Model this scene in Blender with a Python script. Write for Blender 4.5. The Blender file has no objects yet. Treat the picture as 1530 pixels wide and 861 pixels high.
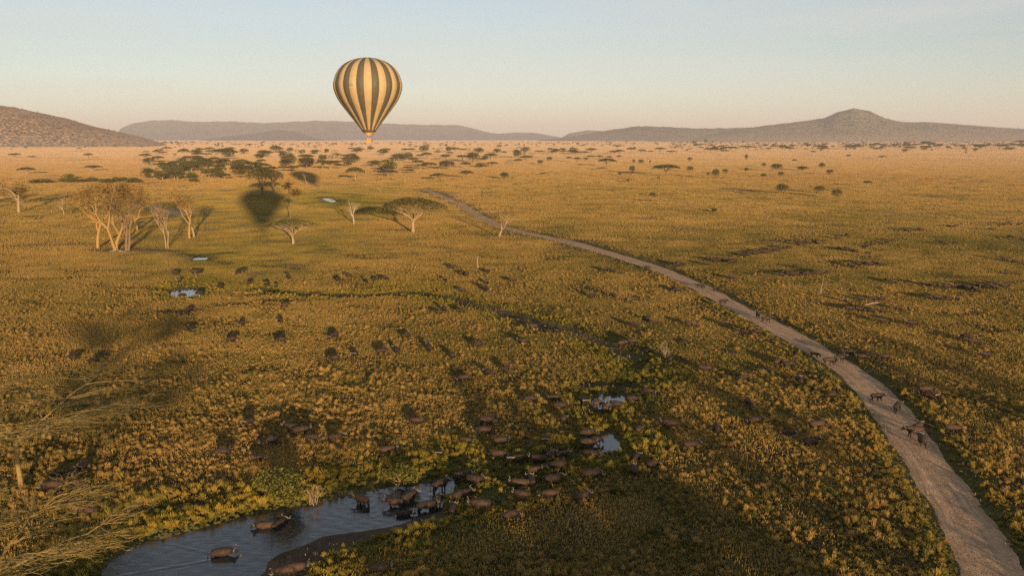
import bpy, math, random
import numpy as np
from mathutils import Vector, Matrix
random.seed(7); RNG = np.random.default_rng(11)
scene = bpy.context.scene
COL = scene.collection
# ---------------------------------------------------------------- camera
CAMH = 34.0; F = 1325.0; CX, CY, HOR = 765.0, 430.5, 206.0
PITCH = math.atan((CY-HOR)/F)
cd = bpy.data.cameras.new('camera'); cam = bpy.data.objects.new('camera', cd); COL.objects.link(cam)
cam.location = (0, 0, CAMH); cam.rotation_euler = (math.pi/2-PITCH, 0, 0)
cd.sensor_width = 36; cd.lens = 36*F/1530; cd.clip_start = 0.2; cd.clip_end = 90000
scene.camera = cam
FW = Vector((0, math.cos(PITCH), -math.sin(PITCH))); UP = Vector((0, math.sin(PITCH), math.cos(PITCH)))
def ray(px, py): return (FW*F + Vector((1, 0, 0))*(px-CX) + UP*(CY-py)).normalized()
def at(px, py, z=0.0):
    d = ray(px, py); t = (z-CAMH)/d.z
    return Vector((d.x*t, d.y*t, z))
def pix_m(px, py):                       # metres per photo pixel at the ground point
    p = at(px, py); return (p-Vector((0, 0, CAMH))).dot(FW)/F
# ---------------------------------------------------------------- light and sky
LD = ray(395, 343)                        # direction sunlight travels
EL = math.asin(-LD.z); SUNV = -LD
sl = bpy.data.lights.new('sun', 'SUN'); sl.energy = 5.0; sl.angle = math.radians(0.75); sl.color = (1.0, 0.665, 0.375)
sun = bpy.data.objects.new('sun', sl); COL.objects.link(sun); sun.rotation_euler = LD.to_track_quat('-Z', 'Y').to_euler()
sun.location = (60, -200, 120)
w = bpy.data.worlds.new('World'); scene.world = w; w.use_nodes = True
nt = w.node_tree; bg = nt.nodes['Background']
sky = nt.nodes.new('ShaderNodeTexSky'); sky.sky_type = 'NISHITA'; sky.sun_disc = False
sky.sun_elevation = EL; sky.sun_rotation = math.atan2(SUNV.x, SUNV.y)
sky.altitude = 1500; sky.air_density = 1.0; sky.dust_density = 1.0; sky.ozone_density = 1.6
hs_ = nt.nodes.new('ShaderNodeHueSaturation'); hs_.inputs['Saturation'].default_value = .56; nt.links.new(sky.outputs[0], hs_.inputs['Color']); 
tcw = nt.nodes.new('ShaderNodeTexCoord'); mpw = nt.nodes.new('ShaderNodeMapping'); mpw.inputs['Scale'].default_value = (1.6, 1.6, 14); mpw.inputs['Rotation'].default_value = (.04, .06, 0); nt.links.new(tcw.outputs['Generated'], mpw.inputs[0])
nzw = nt.nodes.new('ShaderNodeTexNoise'); nzw.inputs['Scale'].default_value = 1.5; nzw.inputs['Detail'].default_value = 6; nzw.inputs['Roughness'].default_value = .55; nt.links.new(mpw.outputs[0], nzw.inputs['Vector'])
mrw = nt.nodes.new('ShaderNodeMapRange'); nt.links.new(nzw.outputs['Fac'], mrw.inputs[0]); mrw.inputs[1].default_value = .42; mrw.inputs[2].default_value = .75; mrw.inputs[4].default_value = .5
mxw = nt.nodes.new('ShaderNodeMix'); mxw.data_type = 'RGBA'; nt.links.new(mrw.outputs[0], mxw.inputs[0]); nt.links.new(hs_.outputs[0], mxw.inputs[6]); mxw.inputs[7].default_value = (4.6, 4.35, 4.0, 1)   # thin high cirrus
nt.links.new(mxw.outputs[2], bg.inputs[0]); bg.inputs[1].default_value = 0.094
vs = scene.view_settings; scene.display_settings.display_device = 'sRGB'
vs.view_transform = 'Standard'; vs.look = 'None'; vs.gamma = 1; vs.use_curve_mapping = False; vs.exposure = 0.84
cy = scene.cycles; cy.max_bounces = 4; cy.diffuse_bounces = 2; cy.glossy_bounces = 2; cy.transmission_bounces = 2
cy.volume_bounces = 0; cy.transparent_max_bounces = 4; cy.use_denoising = False; cy.volume_max_steps = 64
cy.sample_clamp_indirect = 4; cy.use_fast_gi = False
# ---------------------------------------------------------------- helpers
def tag(o, label=None, cat=None, group=None, kind=None):
    if label: o['label'] = label
    if cat: o['category'] = cat
    if group: o['group'] = group
    if kind: o['kind'] = kind
    return o
def empty(name, loc=(0, 0, 0), rz=0.0, sc=1.0):
    o = bpy.data.objects.new(name, None); COL.objects.link(o); o.location = loc; o.rotation_euler = (0, 0, rz)
    o.scale = (sc,)*3 if not hasattr(sc, '__len__') else sc; o.empty_display_size = .3
    return o
def link(name, me, parent=None):
    o = bpy.data.objects.new(name, me); COL.objects.link(o)
    if parent: o.parent = parent
    return o
def mesh(name, V, Fc, mats, mi=None, smooth=False, attrs=None):
    me = bpy.data.meshes.new(name)
    V = np.asarray(V, dtype=np.float32)
    me.from_pydata(V.tolist() if len(V) < 5 else V, [], Fc if isinstance(Fc, list) else Fc.tolist())
    for m in (mats if isinstance(mats, (list, tuple)) else [mats]): me.materials.append(m)
    if mi is not None: me.polygons.foreach_set('material_index', np.asarray(mi, dtype=np.int32))
    if smooth: me.polygons.foreach_set('use_smooth', np.ones(len(me.polygons), dtype=bool))
    for k, a in (attrs or {}).items():
        at_ = me.attributes.new(k, 'FLOAT', 'POINT'); at_.data.foreach_set('value', np.asarray(a, dtype=np.float32))
    me.update(); return me
class MB:
    def __init__(s): s.V = []; s.F = []; s.M = []; s.A = []
    def tube(s, pts, rad, n=5, m=0, cap=True, a=None):
        pts = [Vector(p) for p in pts]; b = len(s.V); k = len(pts)
        ref = None
        for i, p in enumerate(pts):
            t = (pts[min(i+1, k-1)]-pts[max(i-1, 0)]).normalized()
            if ref is None: ref = t.orthogonal().normalized()
            u = (ref-t*ref.dot(t))
            u = u.normalized() if u.length > 1e-5 else t.orthogonal().normalized()
            ref = u; v = t.cross(u)
            for j in range(n):
                c = 2*math.pi*j/n; q = p+(u*math.cos(c)+v*math.sin(c))*rad[i]; s.V.append((q.x, q.y, q.z)); s.A.append(i/(k-1))
        for i in range(k-1):
            for j in range(n):
                s.F.append((b+i*n+j, b+i*n+(j+1) % n, b+(i+1)*n+(j+1) % n, b+(i+1)*n+j)); s.M.append(m)
        if cap:
            s.F.append(tuple(b+j for j in reversed(range(n)))); s.M.append(m)
            s.F.append(tuple(b+(k-1)*n+j for j in range(n))); s.M.append(m)
    def leaf(s, c, size, m=0, flat=.5):
        th = random.random()*6.283; e = (random.random()-.5)*math.pi*(1-flat)
        u = Vector((math.cos(th), math.sin(th), 0)); v = Vector((-math.sin(th)*math.cos(e), math.cos(th)*math.cos(e), math.sin(e)))
        b = len(s.V)
        for (x, y) in ((-.5, -.35), (.1, -.5), (.55, .1), (-.1, .5)):
            q = c+u*x*size+v*y*size; s.V.append((q.x, q.y, q.z)); s.A.append(0)
        s.F.append((b, b+1, b+2, b+3)); s.M.append(m)
    def box(s, x0, x1, y0, y1, z0, z1, m=0):
        b = len(s.V)
        for z in (z0, z1):
            for (x, y) in ((x0, y0), (x1, y0), (x1, y1), (x0, y1)): s.V.append((x, y, z)); s.A.append(0)
        for f in ((0, 3, 2, 1), (4, 5, 6, 7), (0, 1, 5, 4), (1, 2, 6, 5), (2, 3, 7, 6), (3, 0, 4, 7)):
            s.F.append(tuple(b+i for i in f)); s.M.append(m)
    def lathe(s, prof, n=24, m=0, cx=0, cy=0):
        b = len(s.V); k = len(prof)
        for (r, z) in prof:
            for j in range(n):
                c = 2*math.pi*j/n; s.V.append((cx+r*math.cos(c), cy+r*math.sin(c), z)); s.A.append(0)
        for i in range(k-1):
            for j in range(n):
                s.F.append((b+i*n+j, b+i*n+(j+1) % n, b+(i+1)*n+(j+1) % n, b+(i+1)*n+j)); s.M.append(m)
    def me(s, name, mats, smooth=False): return mesh(name, s.V, s.F, mats, s.M, smooth)
# ---------------------------------------------------------------- materials
def mat(name):
    m = bpy.data.materials.new(name); m.use_nodes = True; n = m.node_tree.nodes
    return m, m.node_tree, n['Principled BSDF']
def node(t, ty, **kw):
    n = t.nodes.new(ty)
    for k, v in kw.items():
        if k.startswith('i_'):
            n.inputs[k[2:].replace('_', ' ')].default_value = v
        else: setattr(n, k, v)
    return n
def coords(t, scale=1.0):
    g = node(t, 'ShaderNodeNewGeometry'); return g.outputs['Position']
def noise(t, vec, scale, detail=4, rough=.55, out='Fac'):
    n = node(t, 'ShaderNodeTexNoise'); n.inputs['Scale'].default_value = scale; n.inputs['Detail'].default_value = detail
    n.inputs['Roughness'].default_value = rough; t.links.new(vec, n.inputs['Vector']); return n.outputs[out]
def ramp(t, fac, stops):
    r = node(t, 'ShaderNodeValToRGB'); e = r.color_ramp.elements
    while len(e) < len(stops): e.new(.5)
    for x, (p, c) in zip(e, stops): x.position = p; x.color = (*c, 1)
    t.links.new(fac, r.inputs[0]); return r.outputs[0]
def mixc(t, f, a, b, mode='MIX'):
    m = node(t, 'ShaderNodeMix', data_type='RGBA', blend_type=mode)
    for i, x in ((0, f), (6, a), (7, b)):
        if isinstance(x, (int, float)): m.inputs[i].default_value = x
        elif isinstance(x, tuple): m.inputs[i].default_value = (*x, 1)
        else: t.links.new(x, m.inputs[i])
    return m.outputs[2]
def maprange(t, v, a, b, c=0, d=1):
    m = node(t, 'ShaderNodeMapRange'); t.links.new(v, m.inputs[0])
    for i, x in enumerate((a, b, c, d)): m.inputs[i+1].default_value = x
    return m.outputs[0]
def attr(t, name, typ='GEOMETRY'):
    a = node(t, 'ShaderNodeAttribute', attribute_name=name, attribute_type=typ); return a
def simple(name, stops, scale=6, rough=.8, bump=0, obj=True):
    m, t, p = mat(name); tc = node(t, 'ShaderNodeTexCoord')
    f = noise(t, tc.outputs['Object'], scale, 5); c = ramp(t, f, stops); t.links.new(c, p.inputs['Base Color'])
    p.inputs['Roughness'].default_value = rough; p.inputs['Specular IOR Level'].default_value = .25
    if bump:
        b = node(t, 'ShaderNodeBump'); b.inputs['Strength'].default_value = bump; b.inputs['Distance'].default_value = .05
        t.links.new(f, b.inputs['Height']); t.links.new(b.outputs[0], p.inputs['Normal'])
    return m
def thatch_normal(t, pos, scale, zc=.35, far=None):
    # a sward of upright blades: fine noise tilts the normals far from the vertical
    n = noise(t, pos, scale, 3, .7, out='Color')
    s = node(t, 'ShaderNodeVectorMath', operation='SUBTRACT'); t.links.new(n, s.inputs[0]); s.inputs[1].default_value = (.5, .5, .5)
    k = node(t, 'ShaderNodeVectorMath', operation='MULTIPLY'); t.links.new(s.outputs[0], k.inputs[0]); k.inputs[1].default_value = (5, 5, .5)
    a = node(t, 'ShaderNodeVectorMath', operation='ADD'); t.links.new(k.outputs[0], a.inputs[0]); a.inputs[1].default_value = (0, 0, zc)
    nn = node(t, 'ShaderNodeVectorMath', operation='NORMALIZE'); t.links.new(a.outputs[0], nn.inputs[0])
    return nn.outputs[0]
def ground_mat():
    m, t, p = mat('savanna_ground'); P = coords(t)
    n1 = noise(t, P, .0022, 6, .6); n2 = noise(t, P, .02, 6, .6); n3 = noise(t, P, .35, 5, .7); n4 = noise(t, P, .09, 5, .65)
    straw = ramp(t, n1, [(.3, (.50, .33, .14)), (.5, (.58, .39, .18)), (.7, (.46, .33, .14))])
    c = mixc(t, maprange(t, n2, .45, .7), straw, (.42, .30, .09))
    c = mixc(t, maprange(t, n4, .5, .75, 0, .7), c, (.30, .20, .06))
    spk = maprange(t, n3, .52, .68, 0, .75)
    c = mixc(t, spk, c, (.16, .11, .04))
    lush = attr(t, 'lush').outputs['Fac']; mud = attr(t, 'mud').outputs['Fac']; short = attr(t, 'short').outputs['Fac']; und = attr(t, 'under').outputs['Fac']
    sand = attr(t, 'sand').outputs['Fac']; far = attr(t, 'far').outputs['Fac']
    c = mixc(t, far, c, ramp(t, n1, [(.35, (.58, .40, .27)), (.5, (.64, .46, .32)), (.65, (.52, .38, .26))]))  # plain paled with distance, haze put into the ground colour
    sh = ramp(t, n2, [(.35, (.30, .25, .06)), (.5, (.46, .34, .10)), (.65, (.24, .22, .05))])
    c = mixc(t, short, c, sh)
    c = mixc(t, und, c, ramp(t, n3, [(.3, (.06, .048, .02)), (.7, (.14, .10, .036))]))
    c = mixc(t, lush, c, ramp(t, n3, [(.3, (.05, .06, .018)), (.7, (.15, .15, .035))]))
    c = mixc(t, sand, c, (.62, .48, .34))
    c = mixc(t, mud, c, ramp(t, n3, [(.3, (.055, .038, .028)), (.7, (.11, .075, .052))]))
    t.links.new(c, p.inputs['Base Color']); p.inputs['Roughness'].default_value = .95; p.inputs['Specular IOR Level'].default_value = .1
    nn = thatch_normal(t, P, 3.0)
    b = node(t, 'ShaderNodeBump'); b.inputs['Strength'].default_value = .8; b.inputs['Distance'].default_value = .3; t.links.new(n3, b.inputs['Height'])
    mx = node(t, 'ShaderNodeMix', data_type='VECTOR'); t.links.new(mud, mx.inputs[0]); t.links.new(nn, mx.inputs[4]); t.links.new(b.outputs[0], mx.inputs[5])
    t.links.new(mx.outputs[1], p.inputs['Normal'])
    return m
def road_mat():
    m, t, p = mat('dirt_road'); a = attr(t, 'across').outputs['Fac']; al = attr(t, 'along').outputs['Fac']
    cv = node(t, 'ShaderNodeCombineXYZ'); t.links.new(a, cv.inputs[0]); t.links.new(al, cv.inputs[1])
    mp = node(t, 'ShaderNodeMapping'); t.links.new(cv.outputs[0], mp.inputs[0]); mp.inputs['Scale'].default_value = (5, .05, 1)
    st = noise(t, mp.outputs[0], 1.2, 5, .6); n = noise(t, coords(t), .8, 6, .7)
    c = ramp(t, st, [(.30, (.27, .17, .105)), (.45, (.49, .32, .19)), (.55, (.58, .385, .235)), (.70, (.74, .52, .33))])
    c = mixc(t, maprange(t, n, .4, .7, 0, .8), c, (.26, .175, .12))
    ab = node(t, 'ShaderNodeMath', operation='ABSOLUTE'); t.links.new(a, ab.inputs[0]); rt_ = ramp(t, ab.outputs[0], [(0, (.25,)*3), (.22, (.15,)*3), (.40, (.9,)*3), (.60, (.1,)*3), (.8, (.4,)*3), (1, (0,)*3)])
    c = mixc(t, mixc(t, .72, rt_, (0, 0, 0)), c, (.70, .50, .33)); dk = noise(t, coords(t), .18, 4, .6); c = mixc(t, maprange(t, dk, .52, .72, 0, .45), c, (.22, .15, .10))
    t.links.new(c, p.inputs['Base Color']); p.inputs['Roughness'].default_value = .95; p.inputs['Specular IOR Level'].default_value = .1
    b = node(t, 'ShaderNodeBump'); b.inputs['Strength'].default_value = 1; b.inputs['Distance'].default_value = .35; t.links.new(st, b.inputs['Height'])
    b2 = node(t, 'ShaderNodeBump'); b2.inputs['Strength'].default_value = 1; b2.inputs['Distance'].default_value = .2; t.links.new(n, b2.inputs['Height'])
    t.links.new(b.outputs[0], b2.inputs['Normal'])
    tn = thatch_normal(t, coords(t), 9, .5); mx = node(t, 'ShaderNodeMix', data_type='VECTOR'); mx.inputs[0].default_value = .75; t.links.new(b2.outputs[0], mx.inputs[4]); t.links.new(tn, mx.inputs[5]); t.links.new(mx.outputs[1], p.inputs['Normal'])
    return m
def water_mat():
    m, t, p = mat('river_water'); P = coords(t)
    p.inputs['Base Color'].default_value = (.018, .024, .030, 1); p.inputs['Roughness'].default_value = .06; p.inputs['IOR'].default_value = 1.45
    p.inputs['Specular IOR Level'].default_value = .9
    mp = node(t, 'ShaderNodeMapping'); t.links.new(P, mp.inputs[0]); mp.inputs['Rotation'].default_value = (0, 0, .5); mp.inputs['Scale'].default_value = (1, 3.2, 1)
    n = noise(t, mp.outputs[0], .9, 4, .5); b = node(t, 'ShaderNodeBump'); b.inputs['Strength'].default_value = .5; b.inputs['Distance'].default_value = .06
    t.links.new(n, b.inputs['Height']); t.links.new(b.outputs[0], p.inputs['Normal']); return m
def grass_mat():
    m, t, p = mat('grass_blades')
    ti = attr(t, 'tint', 'INSTANCER').outputs['Fac']; lu = attr(t, 'green', 'INSTANCER').outputs['Fac']; h = attr(t, 'h').outputs['Fac']
    dry = ramp(t, ti, [(0, (.39, .24, .080)), (.3, (.54, .35, .115)), (.65, (.34, .25, .070)), (1, (.11, .115, .032))])
    gr = ramp(t, ti, [(0, (.46, .32, .06)), (.5, (.30, .25, .045)), (1, (.13, .135, .03))])
    c = mixc(t, lu, dry, gr)
    fa_ = attr(t, 'fade', 'INSTANCER').outputs['Fac']; c = mixc(t, fa_, c, ramp(t, ti, [(0, (.60, .43, .26)), (.5, (.54, .39, .23)), (1, (.40, .31, .18))]))  # fade pales distant blades, putting haze into their colour
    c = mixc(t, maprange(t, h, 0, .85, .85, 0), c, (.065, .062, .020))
    df = node(t, 'ShaderNodeBsdfDiffuse'); tr = node(t, 'ShaderNodeBsdfTranslucent'); ms = node(t, 'ShaderNodeMixShader'); ms.inputs[0].default_value = .22
    t.links.new(c, df.inputs[0]); t.links.new(c, tr.inputs[0]); t.links.new(df.outputs[0], ms.inputs[1]); t.links.new(tr.outputs[0], ms.inputs[2])
    t.nodes.remove(p); t.links.new(ms.outputs[0], t.nodes['Material Output'].inputs[0]); return m
def leaf_mat(name, a, b, scale=.6):
    m, t, p = mat(name); tc = node(t, 'ShaderNodeTexCoord'); f = noise(t, tc.outputs['Object'], scale, 4)
    oi = node(t, 'ShaderNodeObjectInfo'); c = ramp(t, f, [(.35, a), (.65, b)])
    c = mixc(t, maprange(t, oi.outputs['Random'], 0, 1, 0, .35), c, (.20, .15, .05))
    df = node(t, 'ShaderNodeBsdfDiffuse'); tr = node(t, 'ShaderNodeBsdfTranslucent'); ms = node(t, 'ShaderNodeMixShader'); ms.inputs[0].default_value = .25
    t.links.new(c, df.inputs[0]); t.links.new(c, tr.inputs[0]); t.links.new(df.outputs[0], ms.inputs[1]); t.links.new(tr.outputs[0], ms.inputs[2])
    t.nodes.remove(p); t.links.new(ms.outputs[0], t.nodes['Material Output'].inputs[0]); return m
def hill_mat(name, soil, bush, scale, cover, pale=None):
    m, t, p = mat(name); P = coords(t)
    n = noise(t, P, scale, 8, .75); n2 = noise(t, P, scale*.12, 5, .6)
    s = node(t, 'ShaderNodeSeparateXYZ'); t.links.new(P, s.inputs[0])
    c = mixc(t, maprange(t, n2, .4, .65, 0, .8), soil, tuple(.75*x for x in soil))
    k = node(t, 'ShaderNodeMath', operation='ADD'); t.links.new(n, k.inputs[0])
    t.links.new(maprange(t, s.outputs[2], 0, 150, -.09, cover), k.inputs[1])
    c = mixc(t, maprange(t, k.outputs[0], .5, .6, 0, .9), c, bush)
    if pale: c = mixc(t, maprange(t, s.outputs[2], 2, 85, 1, 0), c, pale)
    t.links.new(c, p.inputs['Base Color']); p.inputs['Roughness'].default_value = 1; p.inputs['Specular IOR Level'].default_value = 0
    t.links.new(thatch_normal(t, P, .08, .6), p.inputs['Normal']); return m
M = dict(ground=ground_mat(), road=road_mat(), water=water_mat(), grass=grass_mat(),
    leaf=leaf_mat('acacia_leaves', (.095, .098, .036), (.21, .19, .065)),
    leafdark=leaf_mat('dark_leaves', (.080, .090, .036), (.19, .175, .065)),
    leafdry=leaf_mat('ochre_leaves', (.15, .09, .028), (.28, .175, .05)),
    leafbush=leaf_mat('bush_leaves', (.10, .12, .025), (.22, .21, .05)),
    bark=simple('pale_bark', [(.3, (.24, .17, .10)), (.7, (.42, .32, .20))], 3),
    yellowbark=simple('yellow_bark', [(.3, (.24, .15, .05)), (.7, (.44, .28, .10))], 3),
    twigbark=simple('twig_bark', [(.3, (.17, .125, .045)), (.7, (.30, .22, .08))], 3),
    darkbark=simple('brown_bark', [(.3, (.13, .09, .055)), (.7, (.24, .17, .10))], 3),
    deadwood=simple('dead_wood', [(.3, (.32, .25, .18)), (.7, (.52, .42, .31))], 3),
    calm=None,
    hide=simple('buffalo_hide', [(.3, (.018, .013, .010)), (.5, (.036, .024, .018)), (.72, (.09, .056, .037))], 4.5, .75, .6),
    horn=simple('buffalo_horn', [(.35, (.07, .058, .05)), (.65, (.30, .26, .22))], 8, .45),
    hoof=simple('tail_hair', [(.3, (.02, .015, .012)), (.7, (.04, .03, .02))], 8, .8),
    gold=simple('balloon_gold_cloth', [(.3, (.40, .30, .155)), (.7, (.46, .35, .19))], .8, .6),
    olive=simple('balloon_olive_cloth', [(.3, (.085, .078, .055)), (.7, (.11, .10, .07))], .8, .6),
    scoop=simple('scoop_cloth', [(.3, (.62, .34, .10)), (.7, (.70, .40, .13))], .8, .6),
    wicker=simple('wicker', [(.3, (.34, .20, .08)), (.7, (.52, .33, .14))], 14, .8, .5),
    leather=simple('leather_rim', [(.3, (.10, .06, .03)), (.7, (.16, .10, .05))], 5, .5),
    steel=simple('burner_steel', [(.3, (.35, .35, .36)), (.7, (.55, .55, .56))], 5, .35),
    shirt=simple('shirt_cloth', [(.3, (.50, .44, .34)), (.7, (.62, .56, .44))], 5),
    skin=simple('skin', [(.3, (.35, .20, .13)), (.7, (.45, .27, .18))], 5, .5))
cm_, ct_, cp_ = mat('calm_water'); cp_.inputs['Base Color'].default_value = (.04, .045, .045, 1); cp_.inputs['Roughness'].default_value = .03; cp_.inputs['IOR'].default_value = 1.5; cp_.inputs['Specular IOR Level'].default_value = 1.0; M['calm'] = cm_
t_ = M['hide'].node_tree; p_ = t_.nodes['Principled BSDF']; src = p_.inputs['Base Color'].links[0].from_socket; oi_ = node(t_, 'ShaderNodeObjectInfo')
tc_ = node(t_, 'ShaderNodeTexCoord'); sp_ = node(t_, 'ShaderNodeSeparateXYZ'); t_.links.new(tc_.outputs['Object'], sp_.inputs[0]); nz_ = noise(t_, tc_.outputs['Object'], 2.2, 4)
ad_ = node(t_, 'ShaderNodeMath', operation='MULTIPLY_ADD'); t_.links.new(nz_, ad_.inputs[0]); ad_.inputs[1].default_value = .9; t_.links.new(sp_.outputs[2], ad_.inputs[2])
dust = mixc(t_, maprange(t_, oi_.outputs['Random'], .5, 1, 0, .85), src, (.080, .046, .029))      # dried mud and dust on back and flanks, black legs and head; belly shadow put into the colour
hd_ = maprange(t_, sp_.outputs[0], .75, 1.0); lo_ = maprange(t_, ad_.outputs[0], 1.15, 1.45, 1, 0); mx_ = node(t_, 'ShaderNodeMath', operation='MAXIMUM'); t_.links.new(hd_, mx_.inputs[0]); t_.links.new(lo_, mx_.inputs[1])
t_.links.new(mixc(t_, mx_.outputs[0], dust, (.022, .015, .012)), p_.inputs['Base Color'])
# ---------------------------------------------------------------- layout masks
def poly(pts): return np.array([tuple(at(*p).xy) for p in pts])
def seg_dist(X, Y, pl, closed=False):
    n = len(pl); D = np.full(X.shape, 1e9)
    for i in range(n if closed else n-1):
        a = pl[i]; b = pl[(i+1) % n]; d = b-a; L = d@d+1e-9
        t = np.clip(((X-a[0])*d[0]+(Y-a[1])*d[1])/L, 0, 1)
        D = np.minimum(D, np.hypot(X-a[0]-t*d[0], Y-a[1]-t*d[1]))
    return D
def inside(X, Y, pl):
    c = np.zeros(X.shape, bool); n = len(pl)
    for i in range(n):
        x0, y0 = pl[i]; x1, y1 = pl[(i+1) % n]
        if y0 == y1: continue
        k = ((y0 > Y) != (y1 > Y)) & (X < (x1-x0)*(Y-y0)/(y1-y0)+x0); c ^= k
    return c
def sdist(X, Y, pl): # positive inside
    m = (X > pl[:, 0].min()-60) & (X < pl[:, 0].max()+60) & (Y > pl[:, 1].min()-60) & (Y < pl[:, 1].max()+60)
    out = np.full(X.shape, -1e3); x = X[m]; y = Y[m]; d = seg_dist(x, y, pl, True); out[m] = np.where(inside(x, y, pl), d, -d); return out
def pdist(X, Y, pl):
    m = (X > pl[:, 0].min()-60) & (X < pl[:, 0].max()+60) & (Y > pl[:, 1].min()-60) & (Y < pl[:, 1].max()+60)
    out = np.full(X.shape, 1e3); out[m] = seg_dist(X[m], Y[m], pl); return out
def ss(a, b, x): t = np.clip((x-a)/(b-a), 0, 1); return t*t*(3-2*t)
def wob(X, Y, s, k=0):
    return (np.sin(X*s+1.3*np.sin(Y*s*.7+k))+np.sin(Y*s*1.31+1.7*np.sin(X*s*.53+k*2)))*.5
POOL = poly([(120, 960), (140, 885), (152, 861), (165, 838), (190, 815), (225, 803), (262, 793), (300, 786), (340, 776), (375, 766), (405, 760), (440, 753),
    (470, 749), (500, 739), (525, 733), (560, 728), (600, 722), (640, 716), (668, 712), (672, 728), (655, 755), (618, 765), (590, 774), (560, 779), (510, 790),
    (480, 797), (440, 809), (410, 820), (388, 832), (376, 861), (365, 900), (350, 960)])
MUD = poly([(340, 960), (370, 861), (383, 830), (410, 818), (440, 808), (510, 789), (560, 778), (620, 763), (660, 752), (672, 772), (625, 786), (575, 800), (535, 810), (502, 822), (478, 838), (458, 856), (448, 880), (450, 960)])
PONDS = [poly([(884, 594), (898, 586), (930, 588), (932, 598), (924, 604), (896, 606)]), poly([(888, 668), (897, 652), (910, 643), (920, 655), (922, 670), (905, 674)]),
    poly([(255, 437), (261, 431), (283, 429), (301, 434), (300, 441), (278, 444), (262, 442)]),
    poly([(160, 373), (168, 370.5), (185, 371.5), (188, 374.5), (172, 375.5)]), poly([(288, 385), (294, 383), (306, 384), (304, 387), (293, 387.5)]),
    poly([(481, 295), (488, 294.5), (502, 299), (499, 301.5), (489, 300)])]
CHAN = [poly([(150, 428), (200, 430), (255, 433)]), poly([(240, 466), (300, 463), (330, 458), (380, 451), (430, 450), (490, 449)]),
    poly([(385, 432), (430, 438), (480, 441), (540, 443), (580, 440), (600, 437), (640, 440), (680, 446), (700, 455), (740, 463), (775, 475), (810, 483), (850, 490),
          (870, 500), (905, 515), (950, 536), (935, 562), (908, 590), (890, 622), (900, 655), (865, 680), (800, 693), (720, 706), (665, 716)]),
    poly([(200, 371), (250, 373), (290, 380), (330, 391), (380, 397), (460, 402)])]
MAINCH = CHAN[2]
GULLY = [poly([(700, 455), (735, 458), (760, 468)]), poly([(770, 484), (800, 489), (830, 496), (852, 500)]), poly([(880, 575), (905, 574), (935, 578)])]
SHADEB = poly([(640, 800), (760, 770), (900, 752), (985, 735), (990, 790), (900, 830), (760, 835), (650, 830)])
LAWN = poly([(150, 385), (200, 330), (300, 285), (430, 270), (560, 276), (610, 282), (600, 320), (560, 350), (520, 385), (470, 410), (360, 420), (260, 402)])
GREENS = [poly([(420, 292), (500, 286), (600, 300), (590, 318), (530, 318), (450, 305)]), poly([(280, 372), (340, 372), (420, 395), (380, 408), (300, 398)]), poly([(270, 412), (330, 412), (400, 425), (330, 436), (240, 425)]),
    poly([(540, 420), (640, 418), (720, 430), (740, 452), (640, 436), (560, 436)])]
SAND = [poly([(0, 318), (20, 303), (70, 298), (120, 293), (160, 296), (130, 303), (80, 308), (40, 315)]), poly([(196, 286), (300, 287), (450, 270), (620, 280), (640, 284), (500, 283), (420, 292), (340, 294), (240, 298)]),
    poly([(340, 300), (352, 297), (364, 300), (354, 304)]), poly([(190, 300), (280, 318), (262, 322), (200, 306)])]
RL = [(1462, 940), (1449, 861), (1442, 840), (1427, 805), (1406, 770), (1381, 735), (1353, 700), (1336, 665), (1311, 630), (1294, 597), (1259, 560), (1206, 527), (1173, 503), (1118, 475), (1074, 451), (1031, 427), (977, 403), (918, 384), (840, 362), (770, 346), (735, 337), (705, 321), (683, 306), (655, 293), (640, 287), (618, 280)]
RR = [(1560, 940), (1528, 861), (1517, 840), (1500, 805), (1475, 770), (1451, 735), (1430, 700), (1399, 665), (1374, 630), (1343, 597), (1304, 560), (1252, 529), (1203, 503), (1150, 476), (1100, 451), (1060, 428), (1003, 403), (944, 384), (868, 362), (790, 346), (755, 337), (722, 321), (698, 306), (667, 293), (651, 287), (634, 280)]
Lp = poly(RL); Rp = poly(RR); RC = (Lp+Rp)/2; RW = np.hypot(*(Rp-Lp).T)
def resample(P, W, step):
    s = np.concatenate([[0], np.cumsum(np.hypot(*np.diff(P, axis=0).T))]); q = np.arange(0, s[-1], step)
    x = np.interp(q, s, P[:, 0]); y = np.interp(q, s, P[:, 1]); wd = np.interp(q, s, W)
    k = np.ones(9)/9; pad = lambda a: np.convolve(np.pad(a, 4, mode='edge'), k, 'valid')
    return np.stack([pad(x), pad(y)], 1), pad(wd), q
dirs = np.gradient(RC, axis=0); dirs /= np.hypot(*dirs.T)[:, None]; nrm = np.stack([dirs[:, 1], -dirs[:, 0]], 1)
RWp = np.abs(((Rp-Lp)*nrm).sum(1)); RWp = np.clip(RWp*1.08, 4.9, 6.8)
RCs, RWs, RQ = resample(RC, RWp, 1.5)
def road_d(X, Y):          # distance outside the road edge (negative on the road)
    m = (X > -60) & (X < 140) & (Y > 30) & (Y < 800); out = np.full(X.shape, 1e3); x = X[m]; y = Y[m]
    D = seg_dist(x, y, RCs[::4]); wd = np.interp(y, RCs[:, 1], RWs)
    out[m] = D-wd/2; return out
WL = -.42
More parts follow.
